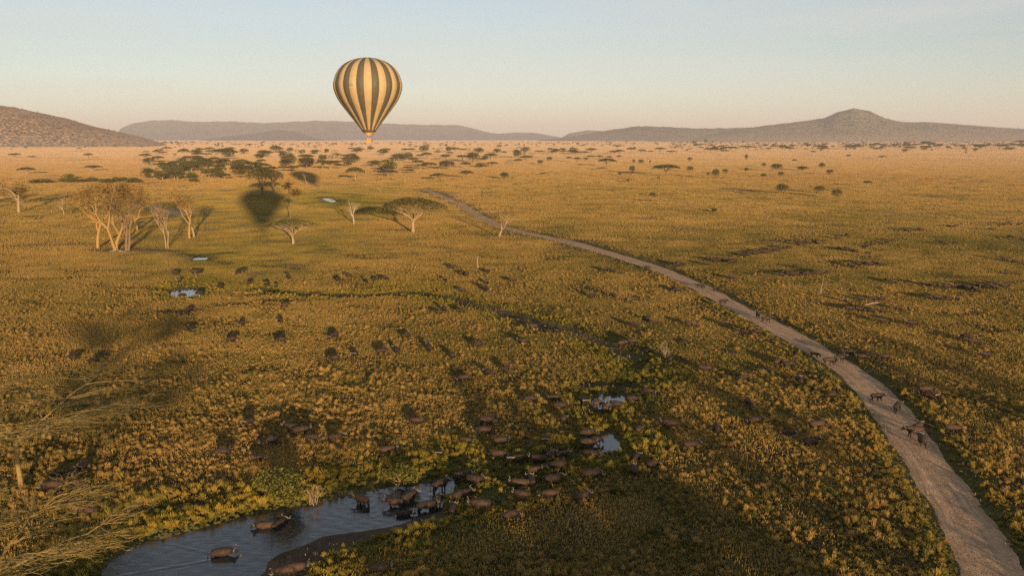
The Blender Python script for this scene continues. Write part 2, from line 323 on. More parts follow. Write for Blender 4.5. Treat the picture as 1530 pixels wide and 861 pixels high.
def H(X, Y):
    z = .12*wob(X, Y, .07)+.06*wob(X, Y, .31, 2)
    near = (Y > 30) & (Y < 1500)
    z = z*near
    rd = road_d(X, Y); z = np.where(rd < 3, z*ss(0, 3, rd)-.20*(1-ss(.1, 1.3, rd)), z)
    for i, c in enumerate(CHAN):
        d = pdist(X, Y, c)+.5*wob(X, Y, .5, i); z = z-(.95 if i == 2 else .6)*(1-ss(1.0 if i == 2 else .5, 2.4, d))*(1 if i != 2 else ss(126, 150, Y)*1.0+.3*(1-ss(126, 150, Y)))
    for c in GULLY: z = z-.35*(1-ss(1, 3, pdist(X, Y, c)))
    mu = sdist(X, Y, MUD); z = np.where(mu > -1, np.minimum(z, -.25*ss(-1, 1.5, mu)), z)
    s = sdist(X, Y, POOL)+.35*wob(X, Y, .9, 1); z = np.where(s > -1.6, np.minimum(z, 0)*1.0-(.1+.42+.5)*ss(-1.5, 1.8, s), z)
    for c in PONDS:
        s = sdist(X, Y, c)+.2*wob(X, Y, 1.1, 3); z = np.where(s > -1.5, z*.3-.75*ss(-1.5, .8, s), z)
    return z
def lushf(X, Y):
    r = 1-ss(3, 9, pdist(X, Y, MAINCH)+2.5*wob(X, Y, .2, 1))
    s = sdist(X, Y, POOL); r = np.maximum(r, 1-ss(4, 13, -s+3*wob(X, Y, .15, 2)))
    for c in GREENS: r = np.maximum(r, .8*ss(-3, 3, sdist(X, Y, c)+3*wob(X, Y, .12)))
    for c in PONDS[:3]: r = np.maximum(r, 1-ss(2, 8, -sdist(X, Y, c)))
    rd = road_d(X, Y); r = np.maximum(r, .6*(1-ss(1.2, 4, rd)))
    return r
def mudf(X, Y):
    r = ss(-.5, .8, sdist(X, Y, MUD)); r = np.maximum(r, ss(-.6, .3, sdist(X, Y, POOL)))
    for c in PONDS: r = np.maximum(r, ss(-1.2, 0, sdist(X, Y, c)))
    r = np.maximum(r, .95*(1-ss(1.5, 2.3, pdist(X, Y, MAINCH)))*ss(126, 150, Y)); r = np.maximum(r, .85*(1-ss(.9, 1.8, np.minimum(pdist(X, Y, CHAN[1]), pdist(X, Y, CHAN[3])))))
    for c in GULLY: r = np.maximum(r, 1-ss(.8, 2.2, pdist(X, Y, c)))
    return r
def shortf(X, Y): return ss(-12, 12, sdist(X, Y, LAWN)+6*wob(X, Y, .05, 1))
def sandf(X, Y):
    r = 0*X
    for i, c in enumerate(SAND): r = np.maximum(r, (.28 if i < 2 else .9)*ss(-3, 3, sdist(X, Y, c)+4*wob(X, Y, .06)))
    return r
# ---------------------------------------------------------------- ground
def axis(core0, core1, step, lo, hi, g):
    a = list(np.arange(core0, core1+1e-6, step)); s = step
    while a[-1] < hi: s *= g; a.append(a[-1]+s)
    s = step; b = [core0]
    while b[-1] > lo: s *= g; b.append(b[-1]-s)
    return np.array(b[:0:-1]+a)
xs = axis(-95, 95, .9, -31000, 31000, 1.045); ys = axis(52, 215, .8, -31000, 31000, 1.022)
X, Y = np.meshgrid(xs, ys); nx, ny = len(xs), len(ys); Z = H(X, Y)
idx = np.arange(nx*ny).reshape(ny, nx); Fq = np.stack([idx[:-1, :-1], idx[:-1, 1:], idx[1:, 1:], idx[1:, :-1]], -1).reshape(-1, 4)
V = np.stack([X, Y, Z], -1).reshape(-1, 3); R = np.hypot(X, Y)
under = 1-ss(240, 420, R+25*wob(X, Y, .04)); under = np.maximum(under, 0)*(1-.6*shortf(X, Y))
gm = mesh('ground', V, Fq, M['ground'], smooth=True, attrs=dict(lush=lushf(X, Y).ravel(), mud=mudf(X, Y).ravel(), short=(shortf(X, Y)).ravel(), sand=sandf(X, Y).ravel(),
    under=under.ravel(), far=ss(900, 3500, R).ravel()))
tag(link('ground', gm), 'golden savanna plain of tufted grass reaching to the hills', 'ground', kind='structure')
# road sheet
nr = len(RCs); T = np.gradient(RCs, axis=0); T /= np.hypot(*T.T)[:, None]; Nn = np.stack([T[:, 1], -T[:, 0]], 1); K = 12
Vr, ac, al = [], [], []
for i in range(nr):
    wd = RWs[i]/2+.25+.28*math.sin(i*.21)+.2*math.sin(i*.77)+random.uniform(-.12, .12)
    for j in range(K+1):
        u = -1+2*j/K; p = RCs[i]+Nn[i]*u*wd
        z = -.135-.10*abs(u)**4-.05*(math.exp(-((u-.42)/.13)**2)+math.exp(-((u+.38)/.13)**2))
        Vr.append((p[0], p[1], z)); ac.append(u); al.append(RQ[i])
Fr = [(i*(K+1)+j, i*(K+1)+j+1, (i+1)*(K+1)+j+1, (i+1)*(K+1)+j) for i in range(nr-1) for j in range(K)]
rm = mesh('road', Vr, Fr, M['road'], smooth=True, attrs=dict(across=ac, along=al))
if rm.polygons[0].normal.z < 0: rm.flip_normals()
tag(link('dirt_road', rm), 'pale dirt road winding from lower right towards the acacias', 'road', kind='structure')
# water sheets
def water(name, pl, step, label, z=WL, waves=None):
    x = np.arange(pl[:, 0].min()-1.5, pl[:, 0].max()+1.5, step); y = np.arange(max(pl[:, 1].min()-1.5, 45), pl[:, 1].max()+1.5, step)
    XX, YY = np.meshgrid(x, y); s = sdist(XX, YY, pl); id_ = np.arange(XX.size).reshape(XX.shape)
    ZZ = np.full(XX.shape, z)
    if waves: ZZ = ZZ+waves(XX, YY)
    f = np.stack([id_[:-1, :-1], id_[:-1, 1:], id_[1:, 1:], id_[1:, :-1]], -1).reshape(-1, 4); k = (s[:-1, :-1] > -1.1).ravel()
    tag(link(name, mesh(name, np.stack([XX, YY, ZZ], -1).reshape(-1, 3), f[k], M['water'] if waves else M['calm'], smooth=True)), label, 'water', kind='structure')
SW = at(322, 826)
def waves(x, y):
    dx = x-SW.x-1; dy = y-SW.y; z = .006*np.sin(x*2.1+y*3.3)+.004*np.sin(-x*3.7+y*2.6)
    b = -dx; t = b*.42; m = (b > 0)
    for sg in (1, -1):
        e = dy-sg*t+.1; z = z+np.where(m, .05*np.exp(-(e/.35)**2)*np.cos(e*9)*np.exp(-b/16), 0)
    for q in ((540, 748), (592, 752), (405, 783), (645, 735)):
        p = at(*q); r = np.hypot(x-p.x, (y-p.y)); z = z+.018*np.sin(r*6.5)*np.exp(-r/3.5)
    return z
water('stream_water', POOL, .22, 'bend of dark blue water with buffaloes wading at lower left', waves=waves)
for c, l in zip(PONDS, ('small pond where buffaloes drink, upper of the two in the green hollow', 'small pond just below the upper drinking pond', 'bright white pond with two buffaloes on the left plain',
        'thin bright puddle under the yellow tree trunks', 'tiny bright puddle in the short grass', 'sliver of bright water in the short grass beyond')):
    water('pond_water', c, .5, l)
# hills
def hill(name, sil, dist, half, m, label, amp=.06, base=-3, seed=0, nx=260, nd=70, nz=.004):
    sil = np.array(sil, float); pxs = np.linspace(sil[0, 0], sil[-1, 0], nx); yy = np.interp(pxs, sil[:, 0], sil[:, 1])
    k = np.ones(7)/7; yy = yy if 'peaked' in label else np.convolve(np.pad(yy, 3, mode='edge'), k, 'valid')
    hgt = CAMH+(HOR-yy)*dist/F
    dep = np.linspace(-1, 1, nd); bell = np.cos(dep*math.pi/2)**1.5
    V = np.zeros((nd, nx, 3)); wx = (pxs-CX)*dist/F
    for i, (d, b) in enumerate(zip(dep, bell)):
        Y_ = dist+d*half+0*wx; X_ = wx*Y_/dist
        n = (np.sin(X_*nz*1.3+seed+2*np.sin(Y_*nz))+np.sin(Y_*nz*1.1+X_*nz*2.3+seed*2)+.6*np.sin(X_*nz*4.1+Y_*nz*3.3)+.35*np.sin(X_*nz*9+seed))/3
        V[i, :, 0] = X_; V[i, :, 1] = Y_; V[i, :, 2] = base+(hgt-base)*b*(1+amp*n*(1-b**3))+.012*hgt*np.sin(X_*nz*14+seed)*b+.008*hgt*np.sin(X_*nz*31+seed)*b
    ii = np.arange(nd*nx).reshape(nd, nx); f = np.stack([ii[:-1, :-1], ii[:-1, 1:], ii[1:, 1:], ii[1:, :-1]], -1).reshape(-1, 4)
    tag(link(name, mesh(name, V.reshape(-1, 3), f, m, smooth=True)), label, 'hill', kind='structure'); return V
hf = hill_mat('far_hill', (.25, .20, .15), (.11, .10, .07), .004, .02)
hm = hill_mat('bushy_hill', (.30, .23, .13), (.045, .052, .028), .012, .10)
hp = hill_mat('mountain_slope', (.34, .28, .17), (.055, .065, .035), .012, .03, (.55, .38, .25))
hl = hill_mat('left_hill_slope', (.50, .31, .17), (.16, .105, .06), .009, -.01, (.62, .43, .27))
hill('hills', [(178, 210), (184, 195), (200, 187), (232, 181), (265, 180), (300, 183), (350, 182), (400, 184.5), (480, 181), (520, 182), (600, 186), (640, 187), (690, 187.5), (710, 193), (740, 200), (770, 198), (800, 198.5), (830, 204), (856, 210)], 17000, 2500, hf, 'long flat grey ridge on the horizon behind the flying balloon', seed=1, nz=.0012)
hill('hills', [(830, 210), (850, 199), (875, 195), (905, 196), (950, 199), (980, 206)], 15000, 1500, hf, 'small pale rise behind the dark right ridge', seed=5, nz=.0012)
hill('hills', [(300, 210), (340, 204), (380, 200), (415, 195), (430, 195), (452, 198), (478, 207), (520, 210)], 12500, 1500, hf, 'low dark knoll left of the balloon basket', seed=2, nz=.0015)
HR = hill('hills', [(790, 211), (830, 207), (870, 201), (905, 195), (950, 189), (990, 190), (1040, 192.5), (1080, 192), (1140, 190), (1200, 195), (1290, 209)], 11500, 2200, hm, 'dark bush-covered ridge left of the peaked mountain', seed=3, nz=.002)
HM = hill('mountain', [(960, 210.5), (1040, 204), (1090, 195), (1140, 188), (1190, 182.5), (1222, 178), (1242, 169.5), (1265, 164), (1290, 168), (1312, 178), (1340, 183.5), (1375, 183.5), (1400, 185), (1440, 188), (1480, 191), (1530, 194), (1620, 199), (1720, 209)], 9500, 2600, hp, 'peaked mountain with gentle green shoulders on the right horizon', seed=4, nz=.0025, base=-2)
HL = hill('hills', [(-420, 190), (-300, 165), (-160, 150), (-60, 153), (0, 158), (40, 163.5), (80, 172), (110, 178), (150, 190), (190, 198), (212, 203), (235, 209), (255, 216)], 4800, 1500, hl, 'brown bushy hillside at the left edge', seed=6, nz=.004)
# ---------------------------------------------------------------- grass (uncountable)
def blades(n, h, spread, wd, seed):
    rg = random.Random(seed); V = []; Fc = []; A = []
    for i in range(n):
        th = rg.random()*6.283; r = spread*.35*math.sqrt(rg.random()); x0, y0 = r*math.cos(th), r*math.sin(th); le = (rg.random()*.55+.08); hh = h*(.55+.5*rg.random()); a = rg.random()*6.283
        ox, oy = math.cos(th+rg.uniform(-.6, .6))*le*spread, math.sin(th+rg.uniform(-.6, .6))*le*spread; wx, wy = math.cos(a)*wd, math.sin(a)*wd; b = len(V)
        for k, (t, q) in enumerate(((0, .8), (.5, 1.0), (.85, .7), (1.0, .12))):
            cx, cy_, z = x0+ox*t**1.8, y0+oy*t**1.8, hh*(t-.18*t*t*le*1.5)
            V += [(cx-wx*q, cy_-wy*q, z), (cx+wx*q, cy_+wy*q, z)]; A += [t, t]
        for k in range(3): Fc.append((b+2*k, b+2*k+1, b+2*k+3, b+2*k+2))
    return mesh('tuft', V, Fc, M['grass'], attrs=dict(h=A))
tuftcol = bpy.data.collections.new('tuft_sources')
for i, (n, h, sp, wd) in enumerate(((70, .62, .42, .014), (60, .80, .34, .013), (80, .48, .52, .015), (46, .98, .30, .013), (60, .55, .40, .014))):
    tuftcol.objects.link(bpy.data.objects.new(f'tuft{i}', blades(n, h, sp, wd, i)))
def scatter(r0, r1, dens, smin, smax, hs=1.0):
    half = .68; n = int(half*2*(r1*r1-r0*r0)/2*dens)
    r = np.sqrt(RNG.random(n)*(r1*r1-r0*r0)+r0*r0); a = (RNG.random(n)*2-1)*half
    x = r*np.sin(a); y = r*np.cos(a)
    patch = .5+.35*wob(x, y, .62, 1)+.22*wob(x, y, .21, 4)+.2*wob(x, y, .9, 9)
    rd = road_d(x, y); md = mudf(x, y); lu = lushf(x, y); sh = shortf(x, y); sd = sandf(x, y)
    keep = (rd > -.35+RNG.random(n)**2*1.3) & (RNG.random(n) < .25+.75*ss(0, 1.6, rd)) & (md < .35) & (sdist(x, y, POOL) < -.7) & (RNG.random(n) < .30+.9*patch) & (RNG.random(n) > .55*sh) & (RNG.random(n) > sd*.9)
    x, y, lu, sh, rd, patch = (q[keep] for q in (x, y, lu, sh, rd, patch)); n = len(x)
    s = (smin+(smax-smin)*RNG.random(n)**1.8)*(.65+.6*patch)*(1-.5*sh)*(1+.15*lu)*np.where(rd < 1.2, .7, 1)
    ti = np.clip(.5+.31*RNG.standard_normal(n)+.24*wob(x, y, .09, 2)+.12*wob(x, y, .021, 5), 0, 1)
    sb = sdist(x, y, SHADEB); s = np.where(sb > 0, s*.45, s)
    return np.stack([x, y, H(x, y)-.03], 1), s, ti, np.clip(lu+.25*sh+.1*RNG.random(n), 0, 1), hs*np.ones(n)
parts = [scatter(52, 130, 10.5, .26, .95), scatter(130, 230, 5.0, .26, .85, .9), scatter(230, 420, 1.5, .35, .9, .72), scatter(420, 900, .10, .8, 1.8, .7)]
P_, S_, TI, LU, HS = (np.concatenate(q) for q in zip(*parts)); n = len(P_)
print('tufts', n)
gme = bpy.data.meshes.new('grass'); gme.from_pydata(P_.astype(np.float32), [], [])
def fa(name, arr, ty='FLOAT', key='value'):
    a = gme.attributes.new(name, ty, 'POINT'); a.data.foreach_set(key, np.ascontiguousarray(arr.astype(np.int32 if ty == 'INT' else np.float32)).ravel())
fa('tint', TI); fa('green', LU); fa('fade', 0*TI); fa('pick', RNG.integers(0, 5, n), 'INT')
fa('rot', np.stack([RNG.normal(0, .18, n), RNG.normal(0, .18, n), RNG.random(n)*6.283], 1), 'FLOAT_VECTOR', 'vector')
fa('size', np.stack([S_*RNG.uniform(.9, 1.9, n), S_*RNG.uniform(.9, 1.9, n), S_*HS*RNG.uniform(.75, 1.2, n)], 1), 'FLOAT_VECTOR', 'vector')
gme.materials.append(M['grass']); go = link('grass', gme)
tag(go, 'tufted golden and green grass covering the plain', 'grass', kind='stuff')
def instancer(o, coll, nm):
    ng = bpy.data.node_groups.new(nm, 'GeometryNodeTree'); ng.interface.new_socket('Geometry', in_out='INPUT', socket_type='NodeSocketGeometry'); ng.interface.new_socket('Geometry', in_out='OUTPUT', socket_type='NodeSocketGeometry')
    N = ng.nodes; gi = N.new('NodeGroupInput'); gout = N.new('NodeGroupOutput'); iop = N.new('GeometryNodeInstanceOnPoints'); ci = N.new('GeometryNodeCollectionInfo')
    ci.inputs[0].default_value = coll; ci.inputs['Separate Children'].default_value = True; ci.inputs['Reset Children'].default_value = True
    def na(name, ty):
        x = N.new('GeometryNodeInputNamedAttribute'); x.data_type = ty; x.inputs[0].default_value = name; return x.outputs[0]
    L = ng.links; L.new(gi.outputs[0], iop.inputs['Points']); L.new(ci.outputs[0], iop.inputs['Instance']); iop.inputs['Pick Instance'].default_value = True
    L.new(na('pick', 'INT'), iop.inputs['Instance Index']); L.new(na('size', 'FLOAT_VECTOR'), iop.inputs['Scale'])
    L.new(na('rot', 'FLOAT_VECTOR'), iop.inputs['Rotation'])
    L.new(iop.outputs[0], gout.inputs[0]); md = o.modifiers.new('scatter', 'NODES'); md.node_group = ng
instancer(go, tuftcol, 'grass_scatter')
# low sward: round patches of short blades that carpet the plain between the tufts and out to the hills
def sward(n, rad, h, wd, seed):
    rg = np.random.default_rng(seed); q = rg.normal(0, rad*.5, (n, 2)); a = rg.random(n)*6.283; hh = h*rg.uniform(.4, 1.15, n); V = np.zeros((n, 4, 3)); lx, ly = rg.normal(0, .3, n)*hh, rg.normal(0, .3, n)*hh
    dx, dy = np.cos(a)*wd*rg.uniform(.5, 1.2, n), np.sin(a)*wd*rg.uniform(.5, 1.2, n)
    V[:, 0] = np.stack([q[:, 0]-dx, q[:, 1]-dy, 0*a], 1); V[:, 1] = np.stack([q[:, 0]+dx, q[:, 1]+dy, 0*a], 1)
    V[:, 2] = np.stack([q[:, 0]+dx*.4+lx, q[:, 1]+dy*.4+ly, hh], 1); V[:, 3] = np.stack([q[:, 0]-dx*.4+lx, q[:, 1]-dy*.4+ly, hh], 1)
    return mesh('sward', V.reshape(-1, 3), np.arange(4*n).reshape(n, 4), M['grass'], attrs=dict(h=np.tile([.25, .25, 1, 1], n)))
swc = bpy.data.collections.new('sward_sources')
for i, (nn_, wd_) in enumerate(((700, .07), (620, .09), (800, .06))): swc.objects.link(bpy.data.objects.new(f'sward{i}', sward(nn_, 6, .42, wd_, 40+i)))
def carpet(r0, r1, dens, smin, smax, hz_):
    half = .70; n = int(half*(r1*r1-r0*r0)*dens); r = np.sqrt(RNG.random(n)*(r1*r1-r0*r0)+r0*r0); a = (RNG.random(n)*2-1)*half; x = r*np.sin(a); y = r*np.cos(a)
    rd = road_d(x, y); md = mudf(x, y); sd = sandf(x, y); sh = shortf(x, y); lu = lushf(x, y)
    far_ = r > 1500
    keep = (rd > 5) & (sdist(x, y, POOL) < -7) & (sdist(x, y, MUD) < -4.5) & (sd < .3+.3*RNG.random(n)) & (pdist(x, y, MAINCH) > 5)
    for c in PONDS: keep &= sdist(x, y, c) < -5
    for c in CHAN+GULLY: keep &= pdist(x, y, c) > 2.5
    x, y, r, sh, lu = (q[keep] for q in (x, y, r, sh, lu)); n = len(x); s = RNG.uniform(smin, smax, n)
    big = wob(x, y, .011, 2); band = wob(x*.35, y, .0052, 6)+.6*wob(x*.5, y, .0017, 1); ti = np.clip(.42+.16*RNG.standard_normal(n)+.14*wob(x, y, .05, 2)+.16*big+.16*band-.22*ss(230, 700, r), 0, 1)  # band puts far shadow streaks and tree lines into the blade tint
    hh = hz_*RNG.uniform(.7, 1.2, n)*(1-.45*sh)
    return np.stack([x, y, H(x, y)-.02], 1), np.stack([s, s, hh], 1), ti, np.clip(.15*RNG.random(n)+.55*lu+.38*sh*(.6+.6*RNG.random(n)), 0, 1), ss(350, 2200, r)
cp = [carpet(60, 300, 1/14., .5, .8, .8), carpet(300, 1500, 1/42., .9, 1.3, 1.0), carpet(1500, 5200, 1/420., 2.8, 4.0, 1.9), carpet(5200, 12500, 1/3600., 8, 12, 4.0)]
P_, S_, TI, LU, FD = (np.concatenate(q) for q in zip(*cp)); n = len(P_); print('sward patches', n)
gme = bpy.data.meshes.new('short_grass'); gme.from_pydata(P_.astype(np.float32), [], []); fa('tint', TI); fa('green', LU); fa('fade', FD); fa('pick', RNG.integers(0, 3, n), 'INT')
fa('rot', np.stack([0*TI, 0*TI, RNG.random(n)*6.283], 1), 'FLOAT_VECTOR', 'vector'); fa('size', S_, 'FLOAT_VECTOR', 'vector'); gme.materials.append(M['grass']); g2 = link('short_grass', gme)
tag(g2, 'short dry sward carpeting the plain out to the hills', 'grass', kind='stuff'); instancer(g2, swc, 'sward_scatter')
# ---------------------------------------------------------------- trees
def limb(mb, p0, p1, r0, r1, bend=.12, k=5, n=5, m=0):
    p0 = Vector(p0); p1 = Vector(p1); L = (p1-p0).length; o = Vector((random.uniform(-1, 1), random.uniform(-1, 1), random.uniform(-.3, 1)))*L*bend
    pts = [p0.lerp(p1, t)+o*math.sin(math.pi*t)+Vector((random.uniform(-1, 1), random.uniform(-1, 1), random.uniform(-1, 1)))*L*.02*(0 < t < 1) for t in [i/(k-1) for i in range(k)]]
    mb.tube(pts, [r0+(r1-r0)*i/(k-1) for i in range(k)], n, m); return pts
def umbrella(h, wd, leaves, lsize, bark, leafm, sparse=0.0, thick=.14, seed=0, dense=1.0, trunkh=.42, lean=.0):
    random.seed(seed); t = MB(); c = MB(); tr = h*.035+.1
    fork = Vector((lean*h, random.uniform(-.04, .04)*h, h*trunkh)); limb(t, (0, 0, -.3), fork, tr*1.25, tr*.8, .05, 5, 8)
    nl = random.randint(5, 7); tips = []
    for i in range(nl):
        a = 6.283*(i+random.uniform(-.3, .3))/nl; rr = wd*.5*random.uniform(.45, .7)
        mid = fork+Vector((math.cos(a)*rr*.55, math.sin(a)*rr*.55, (h*.8-fork.z)*.55)); limb(t, fork, mid, tr*.62, tr*.36, .08, 4, 6)
        for j in range(3):
            a2 = a+random.uniform(-.55, .55); r2 = wd*.5*random.uniform(.5, .98); e = fork+Vector((math.cos(a2)*r2, math.sin(a2)*r2, 0)); e.z = h*(.88-.12*(r2/(wd*.5))**2)+random.uniform(-.3, .1)
            q = limb(t, mid, e, tr*.34, tr*.08, .1, 4, 5)
            for l in range(4):
                s = q[random.randint(1, 3)]; a3 = random.random()*6.283; f = s+Vector((math.cos(a3)*wd*.1, math.sin(a3)*wd*.1, h*.06+random.uniform(0, .5))); limb(t, s, f, tr*.12, tr*.03, .1, 3, 3); tips.append(f)
            tips.append(e)
    nc = int(26*dense)+len(tips)//3; cl = []
    for i in range(nc):
        a = random.random()*6.283; r = wd*.5*math.sqrt(random.random()); cl.append((fork.x+r*math.cos(a), r*math.sin(a)))
    cl += [(p.x, p.y) for p in tips]
    for i in range(leaves):
        cx, cy_ = random.choice(cl); s = wd*.055*(1+sparse); x = cx+random.gauss(0, s); y = cy_+random.gauss(0, s); rr = math.hypot(x-fork.x, y)/(wd*.5)
        if rr > 1.06: continue
        z = h*(1-.26*rr*rr)-abs(random.gauss(0, h*thick*.5))*(1-.4*rr)+.035*h*math.sin(cx*37+cy_*23)
        c.leaf(Vector((x, y, z)), lsize*random.uniform(.6, 1.3), flat=.35)
    return t.me('trunk', M[bark]), c.me('crown', M[leafm]), wd, h
def grow(mb, p, d, L, r, lev, tips, up=.12, spread=.6, n=4, shrink=.68, flat=0.0, kids=(2, 3), k=4):
    pts = [p]; dd = d.copy()
    for i in range(k-1):
        dd = (dd+Vector((random.gauss(0, .13), random.gauss(0, .13), random.gauss(0, .10)+up*.3-flat*dd.z*.5))).normalized(); pts.append(pts[-1]+dd*L/(k-1))
    mb.tube(pts, [r*(1-.42*i/(k-1)) for i in range(k)], max(3, n), 0, cap=False)
    if lev == 0: tips.append(pts[-1]); return
    for j in range(random.randint(*kids)):
        a = random.random()*6.283; o = dd.orthogonal().normalized(); o.rotate(Matrix.Rotation(a, 3, dd)); nd = (dd+o*random.uniform(.5, 1.25)*spread+Vector((0, 0, up))).normalized()
        if flat: nd.z *= (1-flat); nd.normalize()
        grow(mb, pts[random.choice((-1, -1, -2))], nd, L*shrink*random.uniform(.8, 1.15), r*.56, lev-1, tips, up, spread, n-1, shrink, flat, kids, k)
def bare(h, lev, bark, leafm, leaves, lsize, seed, spread=.6, trunk=.35, flat=0.0, kids=(2, 4), stems=1, up=.12, r=None, shrink=.7, lsp=.05):
    random.seed(seed); t = MB(); c = MB(); tips = []
    r = r or h*.022+.05
    for s in range(stems):
        a = 6.283*s/max(1, stems)+.5; d = Vector((math.cos(a)*.18*(stems > 1), math.sin(a)*.18*(stems > 1), 1)).normalized(); p0 = Vector((math.cos(a)*.25, math.sin(a)*.25, -.25)) if stems > 1 else Vector((0, 0, -.25))
        grow(t, p0, d, h*trunk, r, lev, tips, up, spread, 8, shrink, flat, kids)
    for i in range(leaves):
        p = random.choice(tips); c.leaf(p+Vector((random.gauss(0, 1), random.gauss(0, 1), random.gauss(0, .7)))*h*lsp, lsize*random.uniform(.6, 1.3))
    zz = max(v[2] for v in t.V); k = h/zz
    t.V = [(x*k, y*k, z*k) for x, y, z in t.V]; c.V = [(x*k, y*k, z*k) for x, y, z in c.V]
    return t.me('trunk', M[bark]), (c.me('crown', M[leafm]) if leaves else None), 2*max(math.hypot(v[0], v[1]) for v in t.V), h
def bush(wd, h, leaves, lsize, leafm, seed, stems=7):
    random.seed(seed); t = MB(); c = MB(); lobes = [(random.uniform(-.32, .32)*wd, random.uniform(-.32, .32)*wd, random.uniform(.35, .68)*h, random.uniform(.17, .28)*wd) for _ in range(9)]
    for i in range(stems):
        l = lobes[i % 9]; limb(t, (random.uniform(-.1, .1), random.uniform(-.1, .1), -.1), (l[0], l[1], l[2]), .09, .03, .1, 4, 4)
    for i in range(leaves):
        l = random.choice(lobes); v = Vector((random.gauss(0, 1), random.gauss(0, 1), random.gauss(0, 1))).normalized()*l[3]*random.uniform(.55, 1.08)**.6
        q = Vector((l[0]+v.x, l[1]+v.y, l[2]+v.z*.75))
        if q.z > .05: c.leaf(q, lsize*random.uniform(.6, 1.3), flat=.1)
    return t.me('stem', M['darkbark']), c.me('crown', M[leafm]), wd, h
def joined(tr, cr, nm):
    v1 = np.array([v.co for v in tr.vertices]); v2 = np.array([v.co for v in cr.vertices]); f = [tuple(p.vertices) for p in tr.polygons]+[tuple(i+len(v1) for i in p.vertices) for p in cr.polygons]
    return mesh(nm, np.vstack([v1, v2]), f, [tr.materials[0], cr.materials[0]], [0]*len(tr.polygons)+[1]*len(cr.polygons))
TREE = 'acacia trees scattered over the plain'
def place_tree(spec, px, py, name, label, cat='tree', group=None, rz=None, sw=1.0, sh=None, pos=None):
    tr, cr, wd, h = spec; p = pos or at(px, py); o = empty(name, p, rz if rz is not None else random.random()*6.283, (sw, sw, sh or sw))
    tag(o, label, cat, group); link('stem' if name in ('bush', 'shrub') else 'trunk', tr, o)
    if cr: link('crown', cr, o)
    return o
# hero trees
place_tree(umbrella(12.6, 25, 7500, .42, 'bark', 'leaf', seed=21, thick=.12, trunkh=.34), 617, 348, 'umbrella_acacia', 'broad umbrella acacia with pale forked trunk left of the road', 'tree', rz=.6)
place_tree(umbrella(8.2, 16.5, 1700, .34, 'bark', 'leaf', sparse=.5, seed=22, thick=.06, trunkh=.30), 438, 365, 'flat_acacia', 'thin flat-topped acacia with pale spreading limbs below the balloon shadow', 'tree')
place_tree(bare(15, 5, 'darkbark', 'leafdry', 900, .4, 23, .28, .3, r=.22), 434, 327, 'slender_tree', 'tall slender tree standing at the right edge of the balloon shadow', 'tree')
place_tree(bare(9.8, 5, 'deadwood', 'leafdry', 0, .3, 24, .36, .3), 528, 335, 'dead_tree', 'slim bleached dead tree left of the umbrella acacia', 'tree')
place_tree(bare(9.5, 5, 'bark', 'leafdry', 160, .3, 25, .55, .3), 745, 355, 'dead_tree', 'bare pale tree beside the left edge of the road', 'tree')
place_tree(bare(4.0, 3, 'deadwood', 'leafdry', 0, .3, 26, .35, .45, kids=(1, 2)), 714, 403, 'dead_tree', 'small dead snag with a long shadow in open grass', 'tree')
place_tree(bare(14.5, 5, 'bark', 'leafdry', 120, .3, 27, .42, .30, stems=2, r=.16), 250, 371, 'dead_tree', 'bare many-stemmed pale tree right of the yellow fever trees', 'tree')
place_tree(bare(16.0, 5, 'yellowbark', 'leafdry', 500, .35, 28, .6, .34), 283, 356, 'fever_tree', 'thin-crowned pale yellow tree with two long shadows beside it', 'tree')
place_tree(bare(14, 5, 'bark', 'leafdry', 500, .32, 29, .5, .34), 290, 354, 'fever_tree', 'thin tree just behind the pale yellow one', 'tree')
place_tree(bare(20, 6, 'yellowbark', 'leafdry', 2000, .38, 31, .8, .36, kids=(2, 3), shrink=.72), 146, 371, 'fever_tree', 'leftmost yellow-barked tree of the tall clump', 'tree')
place_tree(bare(21, 6, 'yellowbark', 'leafdry', 2000, .38, 32, .8, .33, stems=2, kids=(2, 3), shrink=.72), 173, 373, 'fever_tree', 'bright yellow twin-stemmed tree with a puddle at its foot', 'tree')
place_tree(bare(19, 6, 'darkbark', 'leafdry', 1700, .38, 33, .75, .36, stems=2, kids=(2, 3), shrink=.72), 190, 374, 'fever_tree', 'darker trunked tree at the right of the yellow clump', 'tree')
place_tree(bare(17, 6, 'yellowbark', 'leafdry', 800, .36, 34, .7, .36, kids=(2, 3)), 205, 345, 'fever_tree', 'tree behind the right side of the yellow clump', 'tree')
place_tree(bare(15, 6, 'bark', 'leafdry', 1500, .40, 35, .8, .36, kids=(2, 3), flat=.3), 28, 318, 'orange_acacia', 'wide brown-orange acacia beside the grey track at the left', 'tree')
place_tree(bare(14, 5, 'bark', 'leafdry', 900, .40, 36, .6, .36, flat=.25), -8, 312, 'orange_acacia', 'brown-orange acacia cut by the left edge', 'tree')
place_tree(bare(9.5, 5, 'bark', 'leafdry', 260, .3, 37, .5, .4), 96, 322, 'dead_tree', 'small spindly tree left of the yellow clump', 'tree')
place_tree(umbrella(17, 18, 3000, .55, 'darkbark', 'leafdark', sparse=.5, seed=38, thick=.35, trunkh=.35), 392, 293, 'dark_acacia', 'dark tall acacia standing in the balloon shadow', 'tree')
place_tree(umbrella(15, 14, 2200, .55, 'darkbark', 'leafdark', sparse=.5, seed=39, thick=.35, trunkh=.35), 408, 288, 'dark_acacia', 'dark acacia just right of the tall one in the balloon shadow', 'tree')
place_tree(bare(4.4, 3, 'deadwood', 'leafdry', 0, .3, 47, .9, .42, kids=(2, 2), r=.09), 1226, 441, 'dead_tree', 'forked white dead sapling among the herd right of the road', 'tree')
place_tree(bare(2.6, 4, 'deadwood', 'leafdry', 0, .3, 42, .8, .4, stems=4, kids=(2, 3), r=.03), 995, 535, 'dead_shrub', 'pale leafless shrub in the dark grass left of the road', 'shrub')
